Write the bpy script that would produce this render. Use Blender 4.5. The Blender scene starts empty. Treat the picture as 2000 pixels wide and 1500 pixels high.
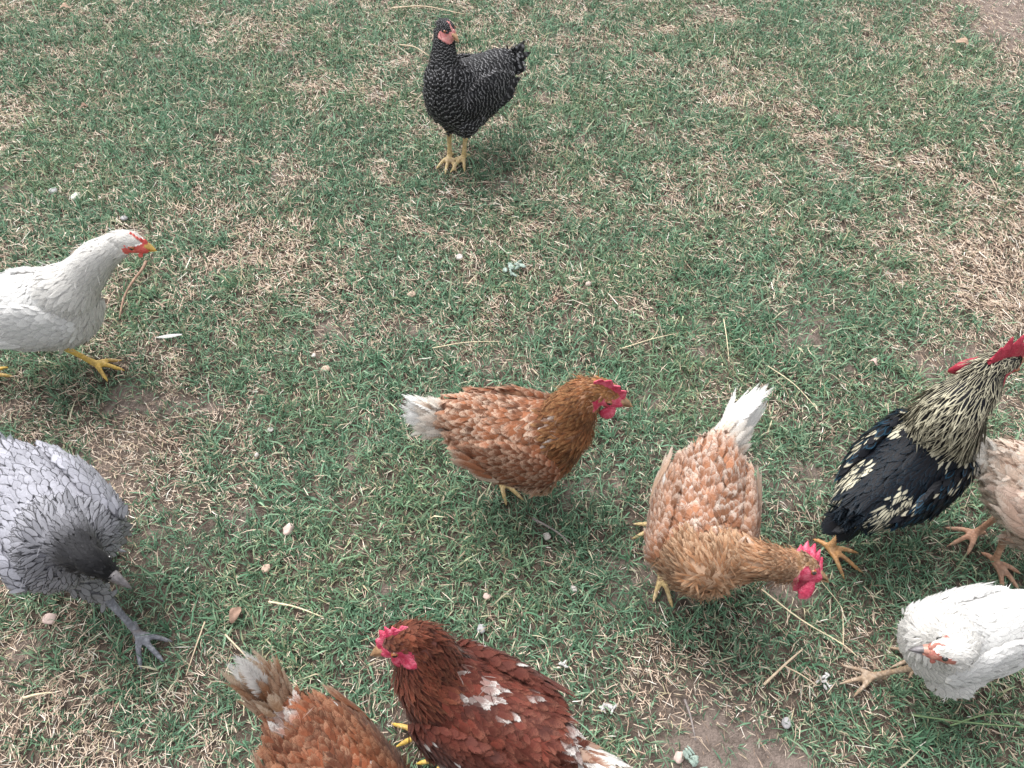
import bpy, math, random
import numpy as np
from mathutils import Matrix, Vector

rng = np.random.default_rng(7)
random.seed(7)
sc = bpy.context.scene
COL = sc.collection
D = math.radians

# ------------------------------------------------------------------ camera, sky, sun, exposure
cam_d = bpy.data.cameras.new('camera')
cam = bpy.data.objects.new('camera', cam_d)
COL.objects.link(cam)
cam.location = (0, 0, 1.6)
cam.rotation_euler = (D(90 - 53), 0, 0)
cam_d.sensor_width = 36
cam_d.lens = 27
cam_d.clip_start = 0.02
cam_d.clip_end = 2000
sc.camera = cam

SUN_EL, SUN_AZ = D(62), D(-35)          # azimuth from +y towards +x
world = bpy.data.worlds.new('World')
sc.world = world
world.use_nodes = True
wn, wl = world.node_tree.nodes, world.node_tree.links
sky = wn.new('ShaderNodeTexSky')
sky.sky_type = 'NISHITA'
sky.sun_disc = False
sky.sun_elevation = SUN_EL
sky.sun_rotation = SUN_AZ
sky.dust_density = 4.0
sky.air_density = 1.0
hsv = wn.new('ShaderNodeHueSaturation')
hsv.inputs['Saturation'].default_value = 0.12
wl.new(sky.outputs[0], hsv.inputs['Color'])
wl.new(hsv.outputs[0], wn['Background'].inputs['Color'])
wn['Background'].inputs['Strength'].default_value = 0.14

sun_d = bpy.data.lights.new('sun', 'SUN')
sun_d.energy = 1.15
sun_d.angle = D(38)
sun_d.color = (1.0, 0.965, 0.92)
sun = bpy.data.objects.new('sun', sun_d)
COL.objects.link(sun)
sdir = Vector((math.sin(SUN_AZ) * math.cos(SUN_EL), math.cos(SUN_AZ) * math.cos(SUN_EL), math.sin(SUN_EL)))
sun.rotation_euler = sdir.to_track_quat('Z', 'Y').to_euler()
sun.location = sdir * 20

sc.view_settings.view_transform = 'Standard'
sc.view_settings.look = 'None'
sc.view_settings.gamma = 1.0
sc.view_settings.exposure = 1.25
sc.cycles.max_bounces = 5
sc.cycles.diffuse_bounces = 3
sc.cycles.transparent_max_bounces = 9

# ------------------------------------------------------------------ helpers
def norm(v):
    v = np.asarray(v, float)
    n = np.linalg.norm(v, axis=-1, keepdims=True)
    return v / np.maximum(n, 1e-9)

def fbm_table(seed, n=256):
    return np.random.default_rng(seed).random((n, n))
_T = [fbm_table(s) for s in range(20, 28)]
def vnoise(x, y, scale, k):
    t = _T[k % 8]; n = t.shape[0]
    X = np.asarray(x) * scale + 37.3 * (k + 1); Y = np.asarray(y) * scale + 91.7 * (k + 1)
    xi = np.floor(X).astype(int); yi = np.floor(Y).astype(int)
    fx = X - xi; fy = Y - yi
    fx = fx * fx * (3 - 2 * fx); fy = fy * fy * (3 - 2 * fy)
    g = lambda a, b: t[a % n, b % n]
    return (g(xi, yi) * (1 - fx) + g(xi + 1, yi) * fx) * (1 - fy) + (g(xi, yi + 1) * (1 - fx) + g(xi + 1, yi + 1) * fx) * fy
def fbm(x, y, scale, k, octs=4):
    a, s, tot, w = 0, scale, 0, 1.0
    for o in range(octs):
        a = a + w * vnoise(x, y, s, k + o); tot += w; w *= 0.55; s *= 2.03
    return a / tot
def ground_h(x, y):
    return (fbm(x, y, 1.6, 1, 3) - 0.5) * 0.035 + (fbm(x, y, 14, 3, 3) - 0.5) * 0.010

def mesh_obj(name, verts, faces, mats, parent=None, smooth=True, mat_idx=None):
    me = bpy.data.meshes.new(name)
    me.from_pydata([tuple(v) for v in verts], [], [tuple(f) for f in faces])
    for m in (mats if isinstance(mats, (list, tuple)) else [mats]):
        me.materials.append(m)
    if mat_idx is not None:
        me.polygons.foreach_set('material_index', np.asarray(mat_idx, np.int32))
    if smooth:
        me.polygons.foreach_set('use_smooth', np.ones(len(me.polygons), bool))
    me.update()
    o = bpy.data.objects.new(name, me)
    COL.objects.link(o)
    if parent is not None:
        o.parent = parent
    return o

def np_mesh(name, V, F, mats, uv=None, attrs=None, smooth=True):
    """V (n,3); F list of (k, faces array (m,k)) -> a mesh built with foreach_set"""
    me = bpy.data.meshes.new(name)
    loops = np.concatenate([f.ravel() for f in F]).astype(np.int32)
    counts = np.concatenate([np.full(len(f), f.shape[1]) for f in F]).astype(np.int32)
    starts = np.concatenate([[0], np.cumsum(counts)[:-1]]).astype(np.int32)
    me.vertices.add(len(V)); me.vertices.foreach_set('co', np.asarray(V, np.float32).ravel())
    me.loops.add(len(loops)); me.loops.foreach_set('vertex_index', loops)
    me.polygons.add(len(counts)); me.polygons.foreach_set('loop_start', starts)
    me.polygons.foreach_set('loop_total', counts)
    if smooth:
        me.polygons.foreach_set('use_smooth', np.ones(len(counts), bool))
    if uv is not None:
        l = me.uv_layers.new(name='UVMap')
        l.data.foreach_set('uv', np.asarray(uv, np.float32)[loops].ravel())
    for k, a in (attrs or {}).items():
        at = me.attributes.new(k, 'FLOAT_COLOR', 'POINT')
        at.data.foreach_set('color', np.asarray(a, np.float32).ravel())
    me.materials.append(mats)
    me.update(calc_edges=True)
    return me

def link(name, me, parent=None):
    o = bpy.data.objects.new(name, me); COL.objects.link(o)
    if parent is not None: o.parent = parent
    return o

def tag(o, label=None, cat=None, group=None, kind=None):
    if label: o['label'] = label
    if cat: o['category'] = cat
    if group: o['group'] = group
    if kind: o['kind'] = kind
    return o

class NT:
    def __init__(s, name):
        s.m = bpy.data.materials.new(name); s.m.use_nodes = True
        s.n, s.l = s.m.node_tree.nodes, s.m.node_tree.links
        s.b = s.n['Principled BSDF']; s.out = s.n['Material Output']
    def node(s, t, **kw):
        n = s.n.new(t)
        for k, v in kw.items(): setattr(n, k, v)
        return n
    def put(s, sock, v):
        if isinstance(v, (int, float)): sock.default_value = v
        elif isinstance(v, (tuple, list)): sock.default_value = tuple(v) + ((1,) if len(v) == 3 and len(sock.default_value) == 4 else ())
        else: s.l.new(v, sock)
    def math(s, op, a, b=0.0, c=0.0, clamp=False):
        n = s.node('ShaderNodeMath', operation=op); n.use_clamp = clamp
        for i, v in enumerate((a, b, c)): s.put(n.inputs[i], v)
        return n.outputs[0]
    def mix(s, f, a, b, mode='MIX'):
        n = s.node('ShaderNodeMix', data_type='RGBA', blend_type=mode)
        s.put(n.inputs[0], f); s.put(n.inputs[6], a); s.put(n.inputs[7], b)
        return n.outputs[2]
    def smooth(s, v, a, b, lo=0.0, hi=1.0):
        n = s.node('ShaderNodeMapRange', interpolation_type='SMOOTHSTEP')
        s.put(n.inputs[0], v); s.put(n.inputs[1], a); s.put(n.inputs[2], b); s.put(n.inputs[3], lo); s.put(n.inputs[4], hi)
        return n.outputs[0]
    def noise(s, vec, scale, detail=3, rough=0.55):
        n = s.node('ShaderNodeTexNoise')
        if vec is not None: s.l.new(vec, n.inputs['Vector'])
        n.inputs['Scale'].default_value = scale; n.inputs['Detail'].default_value = detail
        n.inputs['Roughness'].default_value = rough
        return n.outputs[0]
    def bump(s, h, strength, dist):
        n = s.node('ShaderNodeBump'); s.l.new(h, n.inputs['Height'])
        n.inputs['Strength'].default_value = strength; n.inputs['Distance'].default_value = dist
        s.l.new(n.outputs[0], s.b.inputs['Normal'])

# ------------------------------------------------------------------ materials
def feather_material(name, mode='edge', lo=0.72, hi=1.0, bars=3.0, rough=0.62, fray=0.30, sheen=0.1, spec=0.2, soft=0.72, trans=0.25):
    t = NT(name)
    uv = t.node('ShaderNodeUVMap'); uv.uv_map = 'UVMap'
    sp = t.node('ShaderNodeSeparateXYZ'); t.l.new(uv.outputs[0], sp.inputs[0])
    c1 = t.node('ShaderNodeAttribute'); c1.attribute_name = 'c1'
    c2 = t.node('ShaderNodeAttribute'); c2.attribute_name = 'c2'
    rnd = c1.outputs['Alpha']
    u = t.math('ABSOLUTE', t.math('MULTIPLY_ADD', sp.outputs[0], 2.0, -1.0))
    v = sp.outputs[1]
    barb = t.math('MULTIPLY_ADD', u, -0.22, v)
    cb = t.node('ShaderNodeCombineXYZ')
    t.l.new(t.math('MULTIPLY', barb, 26.0), cb.inputs[0])
    t.l.new(t.math('MULTIPLY_ADD', rnd, 91.0, t.math('MULTIPLY', u, 1.2)), cb.inputs[1])
    t.l.new(t.math('MULTIPLY', sp.outputs[0], 1.0), cb.inputs[2])
    streak = t.noise(cb.outputs[0], 1.0, 2, 0.6)
    vv = t.math('MAXIMUM', t.math('MULTIPLY', t.math('SUBTRACT', v, 0.35), 1.54), 0.0)
    m = t.math('SQRT', t.math('ADD', t.math('MULTIPLY', u, u), t.math('MULTIPLY', vv, vv)))
    sn = t.math('SUBTRACT', streak, 0.5)
    if mode == 'bar':
        ph = t.math('MULTIPLY', t.math('MULTIPLY_ADD', t.math('MULTIPLY', u, u), -0.13, v), bars)
        ph = t.math('ADD', ph, t.math('MULTIPLY', rnd, 0.35))
        s = t.math('SINE', t.math('MULTIPLY', ph, 6.2832))
        fac = t.smooth(t.math('MULTIPLY_ADD', sn, 0.5, s), lo, hi)
    elif mode == 'tip':
        q = t.math('ADD', v, t.math('MULTIPLY', t.math('MULTIPLY', u, u), .22))
        fac = t.smooth(t.math('MULTIPLY_ADD', sn, 0.7, q), lo, hi)
    else:
        fac = t.smooth(t.math('MULTIPLY_ADD', sn, 0.45, m), lo, hi)
    col = t.mix(fac, c1.outputs['Color'], c2.outputs['Color'])
    br = t.math('MULTIPLY_ADD', sn, 0.65, 0.78)
    g = t.node('ShaderNodeCombineColor')
    for i in range(3): t.l.new(br, g.inputs[i])
    col = t.mix(1.0, col, g.outputs[0], 'MULTIPLY')
    t.l.new(col, t.b.inputs['Base Color'])
    t.b.inputs['Roughness'].default_value = rough
    t.b.inputs['Specular IOR Level'].default_value = spec
    t.b.inputs['Sheen Weight'].default_value = sheen
    t.bump(streak, 0.35, 0.0015)
    # frayed barbs: the vane opens up towards its rim
    a = t.math('MULTIPLY_ADD', sn, fray * 2.6, m)
    alpha = t.smooth(a, soft, 1.10, 1.0, 0.0)
    tl_ = t.node('ShaderNodeBsdfTranslucent'); t.l.new(col, tl_.inputs[0])
    mx = t.node('ShaderNodeMixShader'); mx.inputs[0].default_value = trans
    t.l.new(t.b.outputs[0], mx.inputs[1]); t.l.new(tl_.outputs[0], mx.inputs[2])
    tp_ = t.node('ShaderNodeBsdfTransparent')
    m2 = t.node('ShaderNodeMixShader'); t.l.new(alpha, m2.inputs[0])
    t.l.new(tp_.outputs[0], m2.inputs[1]); t.l.new(mx.outputs[0], m2.inputs[2])
    t.l.new(m2.outputs[0], t.out.inputs[0])
    return t.m

def skin_material(name, col, col2, scale=140, rough=0.5, bump=0.5):
    t = NT(name)
    tc = t.node('ShaderNodeTexCoord')
    n1 = t.noise(tc.outputs['Object'], scale * 0.55, 5, .65)
    t.l.new(t.mix(t.smooth(n1, 0.38, 0.68), col, col2), t.b.inputs['Base Color'])
    t.b.inputs['Roughness'].default_value = rough
    t.b.inputs['Subsurface Weight'].default_value = 0.12
    t.b.inputs['Subsurface Radius'].default_value = (0.006, 0.002, 0.0015)
    vo = t.node('ShaderNodeTexVoronoi'); vo.inputs['Scale'].default_value = scale * 2.2
    t.l.new(tc.outputs['Object'], vo.inputs['Vector'])
    t.bump(vo.outputs[0], bump, 0.0015)
    return t.m

def leg_material(name, col, col2):
    t = NT(name)
    tc = t.node('ShaderNodeTexCoord')
    vo = t.node('ShaderNodeTexVoronoi'); vo.inputs['Scale'].default_value = 210
    mp = t.node('ShaderNodeMapping'); mp.inputs['Scale'].default_value = (0.7, 0.7, 1.2)
    t.l.new(tc.outputs['Object'], mp.inputs[0]); t.l.new(mp.outputs[0], vo.inputs['Vector'])
    n1 = t.noise(tc.outputs['Object'], 60, 4)
    c = t.mix(t.smooth(n1, 0.4, 0.72), col, col2)
    n2 = t.noise(tc.outputs['Object'], 25, 4, .6)
    c = t.mix(t.smooth(n2, .48, .72, 0, .6), c, (0.20, 0.13, 0.085))
    c = t.mix(t.smooth(vo.outputs[0], 0.35, 0.7, 0, 0.45), c, tuple(x * 0.45 for x in col))
    t.l.new(c, t.b.inputs['Base Color'])
    t.b.inputs['Roughness'].default_value = 0.55
    t.bump(vo.outputs[0], 0.5, 0.002)
    t.n['Bump'].invert = True
    return t.m

def plain(name, col, rough=0.5, var=0.25, scale=40, bump=0.0, coat=0.0):
    t = NT(name)
    tc = t.node('ShaderNodeTexCoord')
    n1 = t.noise(tc.outputs['Object'], scale, 4)
    t.l.new(t.mix(t.smooth(n1, 0.3, 0.75), tuple(x * (1 - var) for x in col), tuple(min(1, x * (1 + var)) for x in col)), t.b.inputs['Base Color'])
    t.b.inputs['Roughness'].default_value = rough
    t.b.inputs['Coat Weight'].default_value = coat
    if bump: t.bump(n1, bump, 0.004)
    return t.m

def grass_material():
    t = NT('grass_blade')
    a = t.node('ShaderNodeAttribute'); a.attribute_name = 'c1'
    t.l.new(a.outputs['Color'], t.b.inputs['Base Color'])
    t.b.inputs['Roughness'].default_value = 0.6
    t.b.inputs['Specular IOR Level'].default_value = 0.35
    tr = t.node('ShaderNodeBsdfTranslucent'); t.l.new(a.outputs['Color'], tr.inputs[0])
    mx = t.node('ShaderNodeMixShader'); mx.inputs[0].default_value = 0.14
    t.l.new(t.b.outputs[0], mx.inputs[1]); t.l.new(tr.outputs[0], mx.inputs[2])
    t.l.new(mx.outputs[0], t.out.inputs[0])
    return t.m

def soil_material():
    t = NT('soil')
    tc = t.node('ShaderNodeTexCoord')
    n1 = t.noise(tc.outputs['Object'], 3.0, 6, 0.6)
    n2 = t.noise(tc.outputs['Object'], 45, 5, 0.65)
    n3 = t.noise(tc.outputs['Object'], 240, 3, 0.6)
    c = t.mix(t.smooth(n1, 0.35, 0.65), (0.055, 0.043, 0.036), (0.10, 0.078, 0.063))
    c = t.mix(t.smooth(n2, 0.42, 0.7, 0, 0.7), c, (0.22, 0.17, 0.135))
    c = t.mix(t.smooth(n3, 0.55, 0.75, 0, 0.6), c, (0.055, 0.04, 0.032))
    ba = t.node('ShaderNodeAttribute'); ba.attribute_name = 'bare'
    c = t.mix(t.math('MULTIPLY', ba.outputs['Fac'], t.smooth(n2, .3, .62, .35, 1.0)), c, (0.25, 0.20, 0.175))
    t.l.new(c, t.b.inputs['Base Color'])
    t.b.inputs['Roughness'].default_value = 0.95
    t.b.inputs['Specular IOR Level'].default_value = 0.15
    t.bump(t.math('ADD', n2, n3), 0.8, 0.012)
    return t.m

M_GRASS = grass_material()
M_SOIL = soil_material()
M_RED = skin_material('comb_red', (0.49, 0.030, 0.085), (0.68, 0.15, 0.22), bump=.9)
M_RED_DARK = skin_material('comb_dark_red', (0.30, 0.016, 0.040), (0.40, 0.035, 0.065))
M_PINK = skin_material('comb_pink', (0.58, 0.20, 0.20), (0.66, 0.32, 0.30))
M_CORAL = skin_material('comb_coral', (0.62, 0.085, 0.075), (0.70, 0.16, 0.13))
M_FACE_BROWN = skin_material('face_red_brown', (.34, .10, .08), (.52, .24, .19))
M_DARK_SKIN = plain('dark_skin', (.02, .02, .023), .8, .2, 90)
M_BEAK_YEL = plain('beak_horn_yellow', (0.50, 0.30, 0.07), 0.35, 0.3, 90)
M_BEAK_HORN = plain('beak_horn_brown', (0.34, 0.20, 0.11), 0.35, 0.45, 70)
M_BEAK_PINK = plain('beak_horn_pink', (0.50, 0.25, 0.19), 0.38, 0.4, 70)
M_BEAK_DARK = plain('beak_horn_dark', (0.13, 0.12, 0.125), 0.35, 0.5, 90)
M_IRIS = plain('iris_orange', (0.26, 0.075, 0.015), 0.1, 0.3, 300, coat=1.0)
M_PUPIL = plain('pupil_black', (0.006, 0.006, 0.006), 0.05, 0, coat=1.0)
M_LEG_YEL = leg_material('leg_yellow', (0.62, 0.40, 0.075), (0.68, 0.47, 0.15))
M_LEG_PALE = leg_material('leg_pale_yellow', (0.52, 0.38, 0.17), (0.60, 0.47, 0.28))
M_LEG_ORANGE = leg_material('leg_orange_tan', (0.46, 0.235, 0.09), (0.52, 0.31, 0.16))
M_LEG_PINK = leg_material('leg_pink_tan', (0.46, 0.25, 0.16), (0.54, 0.34, 0.24))
M_LEG_BROWN = leg_material('leg_brown_olive', (0.33, 0.23, 0.15), (0.44, 0.35, 0.27))
M_LEG_GREY = leg_material('leg_slate_grey', (0.14, 0.145, 0.17), (0.27, 0.28, 0.31))

# ------------------------------------------------------------------ ground sheet
def axis_coords(lo, hi, step, far):
    a = list(np.arange(lo, hi + 1e-6, step))
    g, x = step, hi
    right = []
    while x < far:
        g *= 1.35; x += g; right.append(x)
    g, x = step, lo
    left = []
    while x > -far:
        g *= 1.35; x -= g; left.append(x)
    return np.array(left[::-1] + a + right)
gx = axis_coords(-3.0, 3.0, 0.025, 400); gy = axis_coords(-0.9, 4.4, 0.025, 400)
GX, GY = np.meshgrid(gx, gy)
GZ = ground_h(GX, GY)
far = np.clip((np.hypot(GX, GY - 1.5) - 6) / 6, 0, 1); GZ = GZ * (1 - far)
nx, ny = len(gx), len(gy)
idx = np.arange(nx * ny).reshape(ny, nx)
Fq = np.stack([idx[:-1, :-1], idx[:-1, 1:], idx[1:, 1:], idx[1:, :-1]], -1).reshape(-1, 4)
ground = link('ground', np_mesh('ground', np.stack([GX, GY, GZ], -1).reshape(-1, 3), [Fq], M_SOIL))
tag(ground, 'brown bare soil showing through the patchy lawn', 'ground', kind='structure')

# ------------------------------------------------------------------ lofts
def catmull(P, n):
    P = np.asarray(P, float)
    Q = np.vstack([2 * P[0] - P[1], P, 2 * P[-1] - P[-2]])
    out = []
    for i in range(1, len(Q) - 2):
        for k in range(n):
            t = k / n
            out.append(0.5 * (2 * Q[i] + (Q[i + 1] - Q[i - 1]) * t + (2 * Q[i - 1] - 5 * Q[i] + 4 * Q[i + 1] - Q[i + 2]) * t * t
                              + (-Q[i - 1] + 3 * Q[i] - 3 * Q[i + 1] + Q[i + 2]) * t ** 3))
    out.append(Q[-2])
    return np.array(out)

def tube(P, R, n=12, sub=3, flat=None):
    """closed tapered tube along P with radii R"""
    PR = catmull(np.column_stack([P, R]), sub) if len(P) > 2 else np.column_stack([P, R]).astype(float)
    C, r = PR[:, :3], np.maximum(PR[:, 3], 1e-4)
    T = norm(np.gradient(C, axis=0))
    up = np.array([0, 0, 1.0]) if abs(T[0][2]) < 0.9 else np.array([1.0, 0, 0])
    V = []
    s = norm(np.cross(T[0], up))
    for i in range(len(C)):
        s = norm(s - T[i] * np.dot(s, T[i])); b = np.cross(T[i], s)
        for k in range(n):
            a = 2 * math.pi * k / n
            V.append(C[i] + r[i] * (math.cos(a) * s + math.sin(a) * b * (flat or 1)))
    F = []
    for i in range(len(C) - 1):
        for k in range(n):
            F.append((i * n + k, i * n + (k + 1) % n, (i + 1) * n + (k + 1) % n, (i + 1) * n + k))
    V.append(C[0] - T[0] * r[0] * 0.5); V.append(C[-1] + T[-1] * r[-1] * 0.6)
    a, b = len(V) - 2, len(V) - 1
    for k in range(n):
        F.append((a, (k + 1) % n, k)); F.append((b, (len(C) - 1) * n + k, (len(C) - 1) * n + (k + 1) % n))
    return np.array(V), F

def ellipsoid(c, ax, rad, nu=20, nv=12):
    """ax: 3x3 rows = axes"""
    V = [np.array([0, 0, 1.0])]
    for j in range(1, nv):
        for i in range(nu):
            th = math.pi * j / nv; ph = 2 * math.pi * i / nu
            V.append(np.array([math.sin(th) * math.cos(ph), math.sin(th) * math.sin(ph), math.cos(th)]))
    V.append(np.array([0, 0, -1.0]))
    F = []
    for i in range(nu): F.append((0, 1 + i, 1 + (i + 1) % nu))
    for j in range(nv - 2):
        for i in range(nu):
            a = 1 + j * nu; F.append((a + i, a + nu + i, a + nu + (i + 1) % nu, a + (i + 1) % nu))
    e = len(V) - 1; a = 1 + (nv - 2) * nu
    for i in range(nu): F.append((e, a + (i + 1) % nu, a + i))
    V = np.array(V) * np.asarray(rad)
    return V @ np.asarray(ax) + np.asarray(c), F

def merge(parts):
    V, F, o = [], [], 0
    for v, f in parts:
        V.append(v); F += [tuple(i + o for i in q) for q in f]; o += len(v)
    return np.vstack(V), F

def voxel_union(V, F, voxel):
    me = bpy.data.meshes.new('tmp'); me.from_pydata([tuple(v) for v in V], [], F); me.update()
    o = bpy.data.objects.new('tmp', me); COL.objects.link(o)
    md = o.modifiers.new('r', 'REMESH'); md.mode = 'VOXEL'; md.voxel_size = voxel; md.adaptivity = 0
    dg = bpy.context.evaluated_depsgraph_get()
    ev = bpy.data.meshes.new_from_object(o.evaluated_get(dg))
    bpy.data.objects.remove(o); bpy.data.meshes.remove(me)
    return ev

# ------------------------------------------------------------------ feathers
def feathers_mesh(name, P, Dr, Nn, L, W, C1, C2, mat, lift=0.16, curl=0.16, camber=0.22, rows=6, cols=3, sink=0.0015, rag=0.06):
    """one mesh of many small vanes. P base points, Dr directions, Nn normals"""
    n = len(P)
    Dr = norm(Dr - Nn * np.sum(Dr * Nn, -1, keepdims=True))
    S = np.cross(Dr, Nn)
    lift = np.broadcast_to(lift, (n,)).reshape(n, 1, 1, 1); curl = np.broadcast_to(curl, (n,)).reshape(n, 1, 1, 1)
    t = np.linspace(0, 1, rows)
    t = 1 - (1 - t) ** 1.25
    w = np.interp(t, [0, .15, .4, .65, .85, .95, 1], [.22, .62, .97, 1, .78, .48, .16])
    u = np.linspace(-1, 1, cols)
    tt = t[None, :, None, None]; uu = u[None, None, :, None]
    Lr = L.reshape(n, 1, 1, 1); Wr = W.reshape(n, 1, 1, 1)
    wr = w[None, :, None, None] * (1 + rng.normal(0, rag, (n, rows, 1, 1)))
    bend = rng.normal(0, 0.10, (n, 1, 1, 1))
    X = (P[:, None, None, :] - sink * Nn[:, None, None, :]
         + Dr[:, None, None, :] * Lr * (tt - 0.06 * tt * np.abs(uu))
         + Nn[:, None, None, :] * (Lr * (lift * tt - curl * tt * tt) - camber * Wr * wr * uu * uu * 0.5)
         + S[:, None, None, :] * (uu * wr * Wr * 0.5 + bend * Lr * tt * tt))
    V = X.reshape(-1, 3)
    UV = np.broadcast_to(np.stack(np.broadcast_arrays(uu * .5 + .5, tt), -1).reshape(1, rows, cols, 2), (n, rows, cols, 2)).reshape(-1, 2)
    k = np.arange(rows * cols).reshape(rows, cols)
    q = np.stack([k[:-1, :-1], k[:-1, 1:], k[1:, 1:], k[1:, :-1]], -1).reshape(-1, 4)
    Fq = (q[None] + (np.arange(n) * rows * cols)[:, None, None]).reshape(-1, 4)
    rnd = rng.random((n, 1))
    a1 = np.repeat(np.hstack([np.clip(C1, 0, 1), rnd]), rows * cols, 0)
    a2 = np.repeat(np.hstack([np.clip(C2, 0, 1), rnd]), rows * cols, 0)
    return np_mesh(name, V, [Fq], mat, UV, {'c1': a1, 'c2': a2})

def one_feather(name, parent, p, d, n, L, W, c1, c2, mat, curl=0.1, lift=0.0, camber=0.25):
    me = feathers_mesh(name, np.array([p]), np.array([norm(d)]), np.array([norm(n)]), np.array([L]), np.array([W]),
                       np.array([c1]), np.array([c2]), mat, lift, curl, camber, rows=10, cols=5, sink=0)
    return link(name, me, parent)

def scatter(V, T, count, radius_fn, keep_fn):
    """blue-noise points on triangles; radius varies over the surface"""
    A, B, C = V[T[:, 0]], V[T[:, 1]], V[T[:, 2]]
    cr = np.cross(B - A, C - A); ar = np.linalg.norm(cr, axis=1)
    ok = ar > 1e-12
    T, A, B, C, cr, ar = T[ok], A[ok], B[ok], C[ok], cr[ok], ar[ok]
    i = rng.choice(len(T), count, p=ar / ar.sum())
    r1, r2 = np.sqrt(rng.random((count, 1))), rng.random((count, 1))
    P = A[i] * (1 - r1) + B[i] * r1 * (1 - r2) + C[i] * r1 * r2
    N = cr[i] / ar[i][:, None]
    k = keep_fn(P, N); P, N = P[k], N[k]
    R = radius_fn(P, N)
    cell = R.max(); grid = {}; out = []
    K = np.floor(P / cell).astype(int)
    for j in range(len(P)):
        kx, ky, kz = K[j]; p = P[j]; r2_ = R[j] ** 2; good = True
        for a in (-1, 0, 1):
            for b in (-1, 0, 1):
                for c in (-1, 0, 1):
                    for q in grid.get((kx + a, ky + b, kz + c), ()):
                        dx = p[0] - q[0]; dy = p[1] - q[1]; dz = p[2] - q[2]
                        if dx * dx + dy * dy + dz * dz < r2_:
                            good = False; break
                    if not good: break
                if not good: break
            if not good: break
        if good:
            grid.setdefault((kx, ky, kz), []).append((p[0], p[1], p[2])); out.append(j)
    return P[out], N[out]

def seg_dist(P, a, b):
    ab = b - a; t = np.clip((P - a) @ ab / max(ab @ ab, 1e-12), 0, 1)
    return np.linalg.norm(P - (a + t[:, None] * ab), axis=1), t

def rotz(a):
    c, s = math.cos(a), math.sin(a); return np.array([[c, -s, 0], [s, c, 0], [0, 0, 1.0]])
def roty(a):   # positive lifts +x
    c, s = math.cos(a), math.sin(a); return np.array([[c, 0, -s], [0, 1, 0], [s, 0, c]])
def rotx(a):
    c, s = math.cos(a), math.sin(a); return np.array([[1, 0, 0], [0, c, -s], [0, s, c]])

STATIONS = [(-.172, .074, .012, .014), (-.154, .060, .036, .042), (-.12, .030, .063, .076), (-.072, .006, .081, .093),
            (-.02, .0, .088, .092), (.036, -.004, .086, .092), (.080, .002, .072, .082), (.110, .014, .050, .061), (.132, .024, .018, .028)]
FEET = []      # (x, y, radius) trodden spots, read later by the grass

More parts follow.
